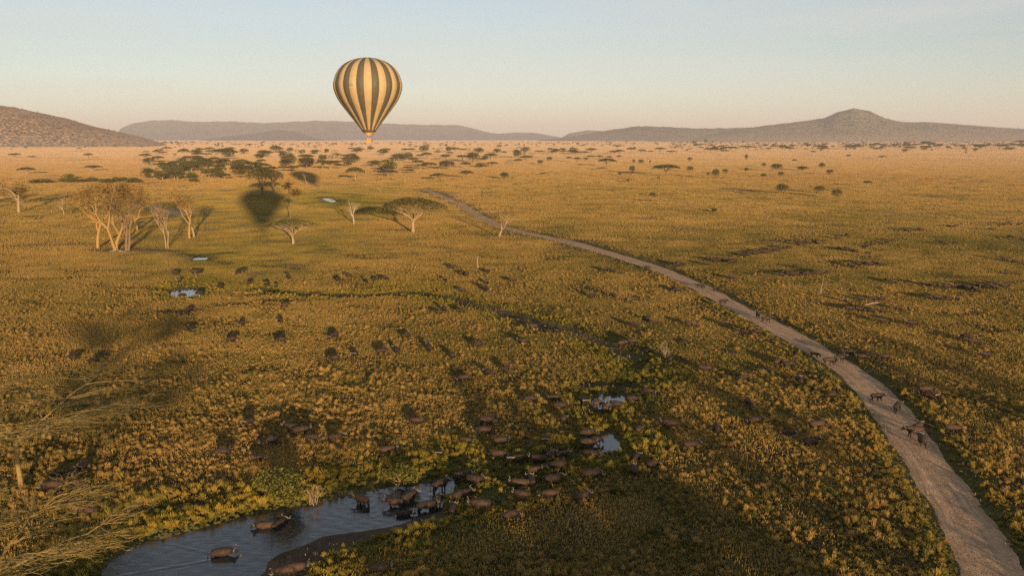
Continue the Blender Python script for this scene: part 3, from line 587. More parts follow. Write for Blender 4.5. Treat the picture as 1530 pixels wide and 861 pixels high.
place_tree(bare(1.6, 4, 'bark', 'leafdry', 0, .3, 43, 1.0, .4, stems=5, kids=(2, 3), r=.03), 468, 750, 'dead_shrub', 'pale dead twigs on the bank beside the green bush', 'shrub')
place_tree(bush(7.0, 3.0, 2600, .20, 'leafbush', 44), 436, 744, 'bush', 'round green bush on the water bank', 'bush')
place_tree(bush(4.0, 1.8, 1200, .18, 'leafbush', 45), 598, 722, 'bush', 'small bright bush at the far bank behind wading buffaloes', 'bush')
# leafless crowns at the lower left, seen from above
def twig_crown(h, wd, seed, trunkh=.5, lean=.0):
    random.seed(seed); t = MB(); c = MB(); fork = Vector((lean, 0, h*trunkh)); limb(t, (0, 0, -.3), fork, .26, .20, .05, 5, 8)
    nl = 6
    for i in range(nl):
        a = 6.283*(i+random.uniform(-.25, .25))/nl; rr = wd*.5*random.uniform(.55, .9); e = fork+Vector((math.cos(a)*rr, math.sin(a)*rr, (h-fork.z)*random.uniform(.75, .95)))
        ml = limb(t, fork, e, .11, .035, .07, 7, 6)
        for j in range(13):
            p = ml[random.randint(2, 6)]; a2 = a+random.choice((-1, 1))*random.uniform(.3, 1.1); L = wd*random.uniform(.14, .26); q = p+Vector((math.cos(a2)*L, math.sin(a2)*L, random.uniform(.1, .7))); q.z = min(q.z, h*1.02); b = limb(t, p, q, .045, .018, .08, 5, 4)
            for l in range(9):
                p2 = b[random.randint(1, 4)]; a3 = a2+random.uniform(-1.2, 1.2); L2_ = wd*random.uniform(.05, .12); q2 = p2+Vector((math.cos(a3)*L2_, math.sin(a3)*L2_, random.uniform(-.1, .35))); b2 = limb(t, p2, q2, .020, .009, .1, 4, 3)
                for k in range(5):
                    p3 = b2[random.randint(1, 3)]; a4 = a3+random.uniform(-1.2, 1.2); L3 = random.uniform(.3, .9); q3 = p3+Vector((math.cos(a4)*L3, math.sin(a4)*L3, random.uniform(-.1, .25))); limb(t, p3, q3, .011, .006, .08, 3, 3)
                    
                    for _ in range(2): c.leaf(q3+Vector((random.gauss(0, .12), random.gauss(0, .12), random.gauss(0, .05))), random.uniform(.06, .15))
    return t.me('trunk', M['twigbark']), c.me('crown', M['leafbush']), wd, h
tA = twig_crown(8.8, 24, 51, .56)
place_tree(tA, 32, 733, 'spreading_acacia', 'leafless flat-crowned acacia with a golden forked limb at the left edge', 'tree', rz=.35)
tB = twig_crown(7.6, 17, 52, .5)
place_tree(tB, 0, 935, 'spreading_acacia', 'tangled leafless acacia crown in the lower left corner', 'tree', rz=1.4, sw=1.0)
# fallen log
lg = MB(); limb(lg, (-1.6, 0, .25), (1.5, .3, .75), .12, .05, .08, 6, 6); limb(lg, (.2, .1, .5), (1.1, -.7, .9), .06, .02, .08, 4, 5)
o = link('fallen_branch', lg.me('fallen_branch', M['deadwood'])); o.location = at(1303, 458); o.scale = (.9,)*3; tag(o, 'small bleached fallen branch lying in the grass among the right herd', 'branch')
# smaller tree stock (unit size: width 1 for umbrella)
UMB = [umbrella(9.0, 16, 1500, .75, 'darkbark', 'leaf', seed=60+i, thick=.16) for i in range(3)]+[umbrella(9.5, 16, 1400, .75, 'bark', 'leafdark', seed=64+i, thick=.22) for i in range(2)]
RND = [umbrella(10, 10, 1500, .65, 'darkbark', 'leaf', seed=70+i, thick=.75, sparse=.6, trunkh=.25) for i in range(3)]
BSH = [bush(9, 5.5, 900, .6, 'leafdark', 80+i) for i in range(2)]+[bush(9, 5, 900, .6, 'leafbush', 84)]
BAR = [bare(11, 4, 'bark', 'leafdry', 60, .5, 90+i, .6, .32) for i in range(3)]
SP = dict(u=UMB, r=RND, b=BSH, d=BAR)
JN = {k: [joined(a[0], a[1], 'tree') if a[1] else a[0] for a in v] for k, v in SP.items()}
NAMES = dict(u=('acacia_tree', 'tree'), r=('round_tree', 'tree'), b=('bush', 'bush'), d=('bare_tree', 'tree'))
def small(k, px, py, wpx, hpx, label, group, parts=None, v=None):
    sp = random.randrange(len(SP[k])) if v is None else v; tr, cr, wd, h = SP[k][sp]; pm = pix_m(px, py); w_ = wpx*pm/wd; h_ = hpx*pm/h; p = at(px, py)
    nm, cat = NAMES[k]; rz = random.random()*6.283
    if parts is None: parts = wpx >= 12 and cr is not None
    if k == 'd': parts = True
    if parts:
        o = empty(nm, p, rz, (w_, w_, h_)); link('stem' if k == 'b' else 'trunk', tr, o)
        if cr: link('crown', cr, o)
    else:
        o = link(nm, JN[k][sp]); o.location = p; o.rotation_euler = (0, 0, rz); o.scale = (w_, w_, h_)
    return tag(o, label, cat, group)
named = [
 ('u', 995, 263, 42, 17, 'dark umbrella acacia standing alone on the golden plain right of centre'),
 ('u', 907, 249, 30, 12, 'flat dark acacia up-left of the lone umbrella acacia'),
 ('r', 944, 259, 9, 12, 'small vase-shaped tree left of the lone umbrella acacia'),
 ('r', 1031, 257, 10, 9, 'small tree right of the lone umbrella acacia'),
 ('r', 1069, 267, 12, 15, 'tall dark round tree at the middle of the right plain'),
 ('r', 1083, 260, 9, 8, 'small round tree just right of the tall dark round tree'),
 ('b', 977, 293, 14, 7, 'low olive bush with a thin shadow streak to its left'),
 ('b', 1067, 318, 12, 8, 'low olive bush nearest to the herd on the right plain'),
 ('r', 1168, 290, 20, 16, 'twin-lobed acacia with a long dark shadow on the right plain'),
 ('r', 1224, 289, 16, 12, 'pale green round tree left of a darker one'),
 ('r', 1250, 297, 16, 15, 'dark round tree right of the pale green one'),
 ('u', 1296, 279, 14, 9, 'rightmost lone tree of the middle right plain'),
 ('r', 1160, 256, 18, 12, 'pair-like dark tree crown above the twin-lobed acacia'),
 ('r', 1167, 264, 9, 8, 'small tree just under the dark crown pair'),
 ('r', 1199, 255, 17, 7, 'low broad tree between the dark pair and the round ones'),
 ('r', 1228, 252, 10, 9, 'upper of two close dark trees on the right plain'),
 ('r', 1240, 261, 11, 8, 'lower of two close dark trees on the right plain'),
 ('u', 1268, 237, 8, 6, 'tiny tree under the mountain peak'), ('u', 1318, 238, 13, 5, 'flat tiny tree right of the one under the peak'),
 ('u', 22, 236, 18, 7, 'dark flat tree at the far left plain'), ('u', 48, 237, 14, 4, 'lower flat tree right of the far left one'),
 ('u', 132, 237, 14, 8, 'lone flat tree on the left plain'), ('u', 40, 261, 26, 11, 'layered brown acacia above the orange ones at left'),
 ('b', 102, 268, 18, 10, 'dark bush at the left end of the hedge row'), ('b', 62, 274, 36, 7, 'low dark bush clump near the left edge'),
 ('u', 139, 256, 26, 9, 'ochre flat acacia above the hedge row'), ('u', 275, 236, 17, 14, 'stemmed acacia above the left thicket'),
 ('u', 337, 240, 36, 18, 'large pale acacia above the left thicket'), ('u', 531, 270, 28, 20, 'thin umbrella tree left of the road end'),
 ('u', 482, 253, 20, 14, 'dark acacia beside the flying balloon shadow'), ('d', 459, 276, 16, 20, 'white bare tree below the thicket'),
 ('d', 605, 274, 20, 19, 'pale bare tree just above the road end'), ('d', 569, 288, 14, 12, 'small pale bare tree left of the road end'),
 ('u', 655, 270, 26, 11, 'flat acacia right of the road end'), ('u', 697, 267, 22, 12, 'thin flat acacia up-right of the road end'),
 ('r', 754, 268, 14, 11, 'round tree standing right of the thicket'), ('u', 580, 264, 32, 10, 'yellow-green flat acacia above the road end'),
 ('r', 1115, 257, 7, 7, 'little round tree left of the dark pair'), ('r', 1141, 250, 7, 7, 'little tree above left of the dark pair'), ('r', 1141, 265, 9, 6, 'little tree left of the dark pair, nearest one')]
for k, px, py, a, b, l in named: small(k, px, py, a, b, l, None, parts=a >= 12)
G1 = 'small trees dotted over the far right plain'
for px, py, a, b in ((926, 263, 6, 6), (1058, 263, 6, 5), (862, 243, 12, 8), (850, 241, 10, 7), (875, 240, 7, 5), (884, 238, 14, 6), (896, 238, 12, 6), (925, 238, 9, 6), (910, 239, 10, 6), (947, 244, 5, 6), (958, 245, 9, 7), (971, 245, 3, 6), (1031, 241, 8, 6), (1115, 240, 5, 10),
        (821, 241, 9, 7), (807, 246, 9, 7), (792, 239, 9, 6), (938, 272, 5, 5), (984, 268, 4, 4), (1003, 230, 18, 5), (1062, 228, 20, 7), (1083, 229, 12, 5), (918, 231, 20, 6), (860, 231, 20, 5), (806, 230, 18, 5), (784, 228, 13, 5), (821, 225, 10, 4), (972, 229, 10, 4),
        (1187, 243, 9, 5), (1352, 228, 8, 6), (1380, 227, 9, 6), (1457, 227, 7, 6), (1503, 227, 12, 6), (1443, 229, 3, 3), (1215, 230, 9, 5), (1037, 216, 8, 6), (1054, 215, 6, 8), (900, 254, 16, 4), (812, 262, 12, 4)):
    small('u' if a > b*1.4 else 'r', px, py, a, b, 'small dark tree among the scattered ones on the far right plain', G1, False)
G2 = 'trees of the thicket behind the road end'
random.seed(5)
def mid(x): return 246 if x > 400 else 262
for i in range(185):
    for _ in range(30):
        px = random.uniform(215, 800); py = 226+ (random.random()**1.3)*44
        lim = np.interp(px, [215, 300, 400, 500, 620, 700, 800], [276, 274, 262, 256, 262, 252, 246])
        if py < lim: break
    k = random.choices('urbd', (6, 1.6, 1.6, 1.5 if px > 380 else .7))[0]; s = (py-209)/40
    a = random.uniform(13, 26)*(.45+.55*s); b = a*random.uniform(.38, .55) if k == 'u' else a*random.uniform(.45, .8)
    small(k, px, py, a, b, {'u': 'flat-topped acacia in the thicket of trees left of and above the road end', 'r': 'round-crowned tree in the thicket above the road end', 'b': 'dark bush in the thicket above the road end', 'd': 'pale bare tree in the thicket above the road end'}[k], G2, a > 20 and k != 'd')
for i in range(20):   # dense green thicket on the left
    px, py = (random.uniform(212, 300), random.uniform(250, 277)) if i < 17 else (random.uniform(297, 392), random.uniform(246, 262))
    small('b', px, py, random.uniform(12, 20), random.uniform(7, 12), 'dark green bush in the dense left thicket', 'bushes of the dense left thicket', True)
for i in range(15):
    small('b', 96+i*8+random.uniform(-3, 3), 273+random.uniform(-1.5, 1.5), random.uniform(12, 17), random.uniform(6, 9), 'green bush in the long hedge row on the left plain', 'bushes of the hedge row', True, v=random.choice((0, 1)))
for i in range(75):
    px = random.uniform(1080, 1535) if i < 55 else random.uniform(820, 1100); py = np.interp(px, [820, 1100, 1250, 1530], [231, 227, 224, 222])+random.gauss(0, 1.6)-abs(random.gauss(0, 1.5))
    a = random.uniform(8, 20); small('u', px, py, a, random.uniform(4.5, 8), 'tiny flat acacia in the far tree line on the right plain', 'acacias of the far right tree line', False)
# trees behind the camera that shade the near grass
L2 = Vector((LD.x, LD.y, 0)).normalized(); 
def shade_tree(spec, px, py, hh, label, rz=0, sw=1.0):
    p = at(px, py)-L2*(hh/math.tan(EL)); p.z = 0; place_tree(spec, 0, 0, 'umbrella_acacia', label, 'tree', rz=rz, sw=sw, pos=p)
sA = umbrella(11.5, 17, 5000, .5, 'bark', 'leaf', seed=121, thick=.2, dense=1.6)
sB = umbrella(10.5, 15, 4200, .5, 'bark', 'leaf', seed=122, thick=.2, dense=1.6)
sC = bare(12, 5, 'yellowbark', 'leafdry', 900, .4, 123, .5, .36)
GS = 'acacias standing behind the viewpoint, shading the near grass'
for sp, px, py, hh in ((sA, 850, 790, 10.5), (sB, 700, 815, 9.5), (sC, 560, 800, 9), (sB, 965, 745, 9), (sB, 100, 852, 9.5), (sC, 985, 610, 10.5), (sC, 1090, 600, 9.5), (sC, 1330, 520, 10.5), (sC, 1500, 610, 9), (sC, 780, 640, 9)):
    p = at(px, py)-L2*(hh/math.tan(EL)); p.z = 0
    if (p.xy-Vector((0, 0))).length < 0: continue
    # keep out of the frame: only trees that stand behind the picture's lower edge
    q = p-Vector((0, 0, CAMH)); dep = q.dot(FW)
    vis = dep > 1 and abs(q.x)/dep*F < 800 and (CY-(q+Vector((0, 0, hh))).dot(UP)/dep*F) < 880
    if vis: print('visible shade tree skipped', px, py); continue
    place_tree(sp, 0, 0, 'umbrella_acacia' if sp is not sC else 'fever_tree', 'acacia standing behind the viewpoint and shading the near grass', 'tree', GS, pos=p)
# ---------------------------------------------------------------- far trees too many to count
def vecs(L): return np.array(L, dtype=np.float32)
fc = bpy.data.collections.new('far_sources')
for i, k in enumerate(('u', 'u', 'r', 'b')): fc.objects.link(bpy.data.objects.new(f'far{i}', JN[k][i % len(JN[k])]))
pts, sz, rt, pk = [], [], [], []
random.seed(9)
for i in range(1500):
    u = random.random()
    if u < .55: px = random.uniform(-60, 1590); py = 212.6+abs(random.gauss(0, 4.2))
    elif u < .75: px = random.uniform(-60, 280); py = 212.6+abs(random.gauss(0, 2.0))
    else: px = random.uniform(1000, 1590); py = 214+abs(random.gauss(0, 5.5))
    if py > 226: continue
    p = at(px, py); pts.append(p); s = random.uniform(.5, 1.1)*(1 if random.random() < .8 else 1.5); sz.append((s, s, s*random.uniform(.7, 1.0))); rt.append((0, 0, random.random()*6)); pk.append(random.randrange(4))
for hv, cnt, k0, k1, s0 in ((HL, 2200, .0, 1, .5), (HM, 900, .3, 1, 1.0), (HR, 1200, .2, 1, 1.0)):
    nd_, nx_, _ = hv.shape
    for i in range(cnt):
        r_ = random.randrange(0, nd_//2+4); c_ = random.randrange(2, nx_-2); v = hv[r_, c_]+(hv[r_, c_+1]-hv[r_, c_])*random.random(); zc = v[2]
        if zc < 1 or abs(v[0]) > v[1]*.75: continue
        if random.random() > .08+.92*min(1, zc/110)**2: continue
        if math.sin(v[0]*.013+2*math.sin(v[1]*.009))+math.sin(v[1]*.017+v[0]*.006) < random.uniform(-1.2, 1.0): continue
        s = s0*random.uniform(.5, 1.3); pts.append(Vector((v[0], v[1], zc-.4))); sz.append((s, s, s)); rt.append((0, 0, random.random()*6)); pk.append(random.choice((2, 2, 3)))
fm = bpy.data.meshes.new('far_trees'); fm.from_pydata([tuple(p) for p in pts], [], []); fm.materials.append(M['leaf']); gme = fm
fa('pick', np.array(pk), 'INT'); fa('rot', np.array(rt), 'FLOAT_VECTOR', 'vector'); fa('size', np.array(sz), 'FLOAT_VECTOR', 'vector')
fo = link('far_trees', fm); tag(fo, 'countless tiny dark trees speckling the far plain and hillsides', 'trees', kind='stuff'); instancer(fo, fc, 'far_scatter')
# ---------------------------------------------------------------- buffaloes
def buffalo(pose):
    V = []; E = []; R = []
    def add(p, r, par=None):
        V.append(p); R.append(r)
        if par is not None: E.append((par, len(V)-1))
        return len(V)-1
    low = {'graze': 1, 'lie': 0, 'stand': 0, 'walk': .15, 'turn': 0}[pose]; dz = -.78 if pose == 'lie' else 0
    hip = add((-.62, 0, 1.06+dz), (.36, .40)); rump = add((-.98, 0, 1.02+dz), (.20, .24), hip); mid_ = add((-.05, 0, .98+dz), (.37, .42), hip); sh = add((.50, 0, 1.12+dz), (.32, .48), mid_)
    if pose == 'graze': nk = add((.90, 0, .92), (.22, .28), sh); hd = add((1.16, 0, .62), (.15, .17), nk); mz = add((1.30, 0, .27), (.11, .11), hd); hp, hdv = Vector((1.12, 0, .76)), Vector((.35, 0, -.9))
    elif pose == 'turn': nk = add((.90, .14, 1.10), (.22, .28), sh); hd = add((1.10, .40, 1.08), (.15, .17), nk); mz = add((1.22, .72, .90), (.11, .11), hd); hp, hdv = Vector((1.06, .34, 1.18)), Vector((.3, .8, -.4))
    else: nk = add((.92, 0, 1.12+dz-.08*low), (.22, .28), sh); hd = add((1.24, 0, 1.10+dz-.3*low), (.15, .17), nk); mz = add((1.58, 0, .88+dz-.3*low), (.11, .11), hd); hp, hdv = Vector((1.17, 0, 1.19+dz-.25*low)), Vector((.8, 0, -.5))
    st = {'walk': (.26, -.22, -.24, .28)}.get(pose, (.05, -.06, -.04, .05))
    for i, (sx, sy) in enumerate(((-1, 1), (-1, -1), (1, 1), (1, -1))):
        o = st[i]
        if pose == 'lie':
            if sx < 0: a = add((-.55, .3*sy, .25), (.2, .22), hip); b = add((-.25, .42*sy, .14), (.11, .11), a); add((-.6, .45*sy, .07), (.06, .06), b)
            else: a = add((.55, .26*sy, .18), (.15, .17), sh); b = add((.85, .28*sy, .1), (.08, .08), a); add((.5, .34*sy, .06), (.06, .06), b)
            continue
        if sx < 0:
            a = add((-.64, .19*sy, .86), (.23, .26), hip); b = add((-.54+o*.4, .21*sy, .60), (.14, .15), a); c = add((-.80+o, .19*sy, .38), (.085, .09), b); d = add((-.74+o*1.3, .19*sy, .12), (.065, .065), c); add((-.68+o*1.3, .19*sy, .03), (.08, .075), d)
        else:
            a = add((.52, .19*sy, .80), (.19, .22), sh); b = add((.50+o*.5, .20*sy, .46), (.095, .10), a); c = add((.50+o, .20*sy, .14), (.065, .065), b); add((.56+o*1.1, .20*sy, .03), (.08, .075), c)
    me = bpy.data.meshes.new('b'); me.from_pydata(V, E, []); ob = bpy.data.objects.new('b', me); COL.objects.link(ob)
    sk = ob.modifiers.new('s', 'SKIN'); ob.modifiers.new('u', 'SUBSURF').levels = 1; sk.use_smooth_shade = True
    for i, r in enumerate(R): me.skin_vertices[0].data[i].radius = r
    me.skin_vertices[0].data[0].use_root = True
    dg = bpy.context.evaluated_depsgraph_get(); body = bpy.data.meshes.new_from_object(ob.evaluated_get(dg)); bpy.data.objects.remove(ob)
    body.materials.clear(); body.materials.append(M['hide'])
    hdv.normalize(); side = Vector((0, 0, 1)).cross(hdv).normalized(); upv = hdv.cross(side)
    horns, ears = [], []
    for s in (1, -1):
        h = MB(); P = [hp+side*s*.02+upv*.05, hp+side*s*.16+upv*.10, hp+side*s*.34+upv*-.02, hp+side*s*.50+upv*.05, hp+side*s*.50+upv*.24, hp+side*s*.38+upv*.36]
        h.tube(P, [.10, .10, .075, .055, .035, .012], 7); horns.append(h.me('horn', M['horn'], True))
        e = MB(); P = [hp+side*s*.12-upv*.06, hp+side*s*.27-upv*.12-hdv*.04, hp+side*s*.42-upv*.22-hdv*.06]; e.tube(P, [.03, .07, .015], 6); ears.append(e.me('ear', M['hide'], True))
    tl = MB(); z0 = 1.12+dz; tl.tube([(-1.12, 0, z0), (-1.22, .03, z0-.15), (-1.23, .04, max(.12, z0-.55)), (-1.2, .05, max(.08, z0-.75))], [.04, .03, .025, .05], 5)
    return body, horns, ears, tl.me('tail', M['hoof'], True)
BUF = {p: buffalo(p) for p in ('stand', 'walk', 'graze', 'turn', 'lie')}
nb = [0]
def put(px, py, hd, pose, label, group=None, sc=1.0, sink=0.0):
    body, horns, ears, tail = BUF[pose]; p = at(px, py); z = float(H(np.array([p.x]), np.array([p.y]))[0]); rdv = float(road_d(np.array([p.x]), np.array([p.y]))[0])
    if rdv < 0: z = -.15
    s = sc*.89*random.choice((1, 1, 1, 1, .86))*random.uniform(.93, 1.08); o = empty('buffalo', (p.x, p.y, (WL-sink) if sink else z), math.radians(hd), (s*random.uniform(.93, 1.03), s*random.uniform(.95, 1.1), s)); tag(o, label, 'buffalo', group)
    link('body', body, o); [link('horn', h, o) for h in horns]; link('tail', tail, o)
    if p.y < 150: [link('ear', e, o) for e in ears]
    nb[0] += 1; return o
random.seed(3)
B = [
 (330, 824, 8, 'walk', 'dark buffalo wading alone to the right in the open water', 1.05, .62), (397, 782, 200, 'stand', 'buffalo facing left in the water below the green bush', 1, .7), (416, 779, 65, 'stand', 'buffalo with a lit rump standing behind the left-facing one in the water', 1, .7),
 (541, 748, 140, 'turn', 'buffalo standing in shallow water with its rump to us, left of the wading group', 1, .3), (590, 751, 178, 'stand', 'buffalo facing left at the left of the three wading together', 1, .3), (610, 744, 50, 'stand', 'buffalo behind the left-facing wader, its rump lit', 1, .35), (603, 765, 5, 'stand', 'brown buffalo deep in water nearest to the mud shore', 1, .5),
 (636, 758, 20, 'stand', 'dark round-backed buffalo at the mouth of the narrow water', 1.05, .3), (651, 752, 65, 'stand', 'buffalo with lit rump beside the round-backed one', 1, .25), (657, 728, 40, 'stand', 'standing buffalo with a white glint on its horns at the far shore', 1, .15),
 (690, 718, 10, 'stand', 'dark buffalo behind the reeds right of the water', 1, 0), (708, 728, 330, 'turn', 'dark buffalo turning its head beside the reeds', 1, 0), (676, 770, 85, 'walk', 'buffalo seen from behind walking off the near shore', .95, 0), (689, 752, 30, 'stand', 'buffalo looking right just above the one seen from behind', 1, 0),
 (719, 766, 182, 'walk', 'large lit buffalo walking left away from the herd knot', 1.1, 0), (763, 780, 35, 'graze', 'brown buffalo grazing at the lower edge of the herd knot', 1.05, 0), (781, 750, 172, 'stand', 'lit buffalo facing left in front of a dark one', 1.1, 0), (778, 734, 176, 'stand', 'dark buffalo right behind the lit left-facing one', 1.05, 0), (794, 730, 100, 'stand', 'buffalo with raised horns behind the dark one', 1, 0),
 (822, 750, 178, 'graze', 'brown buffalo with lowered head facing left, right of the herd knot', 1.05, 0), (868, 753, 30, 'stand', 'lit buffalo at the edge of the broad shade', 1.05, 0), (796, 714, 2, 'stand', 'light brown buffalo standing side-on in the herd knot', 1.1, 0), (833, 708, 195, 'graze', 'pale-horned buffalo facing left in the herd knot', 1.1, 0),
 (826, 728, 5, 'turn', 'buffalo with wide curled horns in the herd knot', 1.05, 0), (883, 720, 12, 'graze', 'brown buffalo grazing to the right above the broad shade', 1.1, 0), (882, 686, 345, 'graze', 'dark buffalo drinking just below the lower pond', 1, 0), (822, 686, 60, 'stand', 'dark buffalo with light horns at the top of the herd knot', 1, 0), (839, 684, 20, 'stand', 'brown buffalo beside the light-horned one', 1, 0),
 (805, 693, 170, 'stand', 'black buffalo in the dark green hollow', 1, 0), (773, 692, 200, 'turn', 'black buffalo with a white horn tip left of the hollow', 1, 0), (815, 665, 268, 'stand', 'buffalo facing us with a white face glint', .95, 0), (842, 634, 80, 'graze', 'brown buffalo seen from behind between the bright tufts', 1, 0),
 (876, 657, 10, 'stand', 'upper left buffalo at the lower pond', 1, 0), (878, 668, 8, 'graze', 'reddish buffalo bent down at the lower pond', 1, 0), (890, 660, 15, 'graze', 'buffalo drinking at the left rim of the lower pond', 1, 0), (873, 606, 280, 'stand', 'buffalo left of the upper pond', 1, 0), (892, 610, 60, 'graze', 'left buffalo drinking at the upper pond', 1, 0),
 (903, 613, 85, 'stand', 'lit buffalo from behind at the upper pond', 1, 0), (922, 612, 160, 'stand', 'right buffalo of those drinking at the upper pond', 1, 0), (945, 604, 5, 'graze', 'buffalo right of the upper pond', 1, 0), (968, 592, 350, 'graze', 'reddish buffalo up-right of the upper pond', .9, 0),
 (792, 604, 10, 'graze', 'reddish buffalo on the rise left of the upper pond', 1, 0), (829, 602, 200, 'stand', 'buffalo with head low left of the upper pond', 1, 0), (836, 614, 355, 'stand', 'brown buffalo just below the one with head low', 1, 0), (954, 650, 70, 'graze', 'reddish buffalo right of the lower pond', .95, 0), (974, 645, 100, 'graze', 'small reddish buffalo further right of the lower pond', .7, 0),
 (1002, 642, 178, 'stand', 'dark long-backed buffalo with a lit back right of the ponds', 1.1, 0), (950, 692, 60, 'walk', 'buffalo seen from behind walking away below the ponds', .95, 0), (948, 713, 95, 'stand', 'small lit buffalo rump nearest the broad shade', .9, 0), (975, 702, 40, 'graze', 'dim brown buffalo right of the lit rump', 1, 0),
 (1032, 675, 5, 'stand', 'brown buffalo with a bright flank spot in the grass between ponds and road', 1.05, 0), (1127, 637, 10, 'stand', 'lit brown buffalo with curled horns midway to the road', 1.05, 0), (1070, 648, 88, 'graze', 'buffalo seen from behind half hidden in grass', .95, 0), (1176, 652, 5, 'lie', 'black buffalo lying in the grass left of the road', 1.05, 0),
 (1220, 645, 8, 'stand', 'reddish buffalo with bright horn glints near the road', 1, 0), (1211, 670, 12, 'stand', 'lit brown buffalo just below the one with horn glints', 1.05, 0), (1117, 608, 90, 'graze', 'small buffalo seen from behind above the curled-horn one', .9, 0), (1243, 597, 0, 'graze', 'buffalo in the dark grass at the left verge', .9, 0),
 (1309, 599, 3, 'walk', 'buffalo walking right across the middle of the dirt road', 1.12, 0), (1340, 614, 50, 'walk', 'buffalo walking away on the road behind the crossing one', 1.05, 0), (1366, 652, 175, 'stand', 'dark buffalo turned left on the road beside another', 1.05, 0), (1377, 665, 80, 'walk', 'buffalo seen from behind at the right side of the road', 1.05, 0),
 (1371, 645, 30, 'turn', 'pale-horned buffalo behind the dark one on the road', 1, 0), (1423, 650, 350, 'graze', 'buffalo in the long grass right of the road', 1, 0), (1389, 600, 300, 'stand', 'reddish buffalo in the dark right verge', 1, 0), (1382, 590, 180, 'graze', 'black buffalo in the dark right verge', 1, 0),
 (1217, 534, 350, 'graze', 'buffalo stepping off the left verge onto the road', 1, 0), (1238, 545, 5, 'walk', 'buffalo at the left edge of the road where the herd crosses', 1.05, 0), (1254, 541, 20, 'stand', 'reddish buffalo on the road beside the crossing herd', 1, 0), (1269, 534, 180, 'stand', 'dark buffalo at the right edge of the road', 1.05, 0),
 (1288, 540, 175, 'walk', 'reddish buffalo in the grass right of the crossing point', 1.05, 0), (1306, 538, 178, 'stand', 'middle of the reddish buffaloes right of the crossing point', 1, 0), (1322, 539, 182, 'stand', 'last reddish buffalo right of the crossing point', 1, 0), (1162, 549, 40, 'stand', 'reddish buffalo below the road bend', 1, 0),
 (1178, 552, 10, 'stand', 'lit reddish buffalo left of the road below the bend', 1.05, 0), (1080, 455, 5, 'walk', 'buffalo stepping onto the road from the left, above the pair', 1.05, 0), (1132, 474, 80, 'walk', 'upper buffalo of the pair on the road', 1, 0), (1144, 481, 5, 'walk', 'lower dark buffalo of the pair on the road', 1.08, 0),
 (1068, 434, 60, 'walk', 'buffalo crossing at the right edge of the upper road', 1, 0), (968, 403, 185, 'stand', 'highest buffalo on the road', 1, 0), (1046, 430, 0, 'graze', 'buffalo at the left edge of the upper road', 1, 0),
 (92, 714, 5, 'lie', 'dark long-backed buffalo beneath the leafless acacia', 1.15, 0), (124, 708, 275, 'stand', 'buffalo facing us beneath the leafless acacia', 1, 0), (80, 738, 182, 'graze', 'dim reddish buffalo left of the lit ones by the twigs', 1.05, 0), (117, 735, 8, 'graze', 'reddish buffalo grazing under the twigs', 1.05, 0), (133, 775, 182, 'graze', 'large lit buffalo grazing alone above the water', 1.15, 0),
 (404, 670, 195, 'graze', 'lit buffalo grazing left in the shaded grass patch', 1.05, 0), (384, 692, 20, 'graze', 'buffalo half hidden in grass below the shaded patch', 1, 0), (332, 686, 30, 'graze', 'buffalo at the left of the shaded grass patch', 1, 0), (372, 641, 250, 'stand', 'buffalo above the shaded grass patch', .95, 0), (437, 650, 170, 'stand', 'upper buffalo in the shaded grass patch', 1, 0),
 (449, 654, 15, 'stand', 'buffalo right of the upper one in the shaded patch', 1, 0), (466, 664, 350, 'stand', 'rightmost dark buffalo in the shaded patch', 1.05, 0), (501, 664, 10, 'turn', 'buffalo with glinting horns right of the shaded patch', 1, 0), (579, 683, 15, 'stand', 'brown buffalo in the bright grass above the reeds', 1, 0), (622, 637, 170, 'graze', 'reddish buffalo above the bright grass', 1, 0),
 (657, 684, 268, 'stand', 'small buffalo facing us at the top of the reeds', .8, 0), (728, 637, 2, 'stand', 'lit buffalo with a flat shining back left of the herd knot', 1.05, 0), (722, 652, 175, 'graze', 'brown buffalo just below the one with the shining back', 1, 0), (748, 667, 10, 'stand', 'buffalo with black legs above the herd knot', 1.05, 0), (745, 688, 5, 'graze', 'dim buffalo below the black-legged one', 1, 0), (696, 666, 350, 'graze', 'buffalo in the shadowed grass left of the herd knot', .95, 0),
 (440, 860, 10, 'stand', 'buffalo cut by the bottom edge beside the mud', 1, 0), (428, 862, 190, 'graze', 'left buffalo of the pair at the bottom edge beside the mud', 1, 0), (566, 862, 8, 'stand', 'lit brown buffalo at the bottom edge', 1.15, 0),
 (272, 444, 60, 'graze', 'left buffalo drinking at the bright white pond', 1, 0), (298, 443, 150, 'graze', 'right buffalo drinking at the bright white pond', 1, 0), (472, 440, 10, 'stand', 'dark buffalo standing in the narrow ditch', 1.05, 0)]
for b in B: put(b[0], b[1], b[2], b[3], b[4], None, b[5], b[6])
GA = 'buffaloes scattered over the left grassland'
for px, py in ((283, 467), (285, 498), (361, 489), (419, 484), (426, 461), (345, 513), (420, 514), (499, 507), (500, 541), (531, 534), (570, 531), (592, 529), (606, 507), (641, 526), (676, 537), (713, 522), (693, 571), (731, 562), (656, 472), (664, 468), (690, 470),
        (782, 517), (756, 557), (797, 492), (140, 545), (110, 540)):
    put(px, py, random.uniform(0, 360), random.choice(('graze', 'stand', 'graze', 'walk')), 'dark buffalo grazing alone in the open grass left of the road', GA)
GB = 'buffaloes near the narrow ditch'
for px, py in ((431, 418), (399, 429), (413, 431), (505, 421), (521, 415), (262, 412), (291, 411), (300, 409), (330, 432), (356, 411), (362, 409), (373, 427), (376, 424), (268, 424), (547, 423), (562, 421), (574, 420), (676, 403), (690, 412), (697, 414), (666, 421), (728, 409), (728, 425), (692, 437), (728, 437), (766, 423), (722, 432)):
    put(px, py, random.uniform(0, 360), random.choice(('graze', 'stand', 'stand', 'walk')), 'small dark buffalo in the loose group by the narrow ditch', GB)
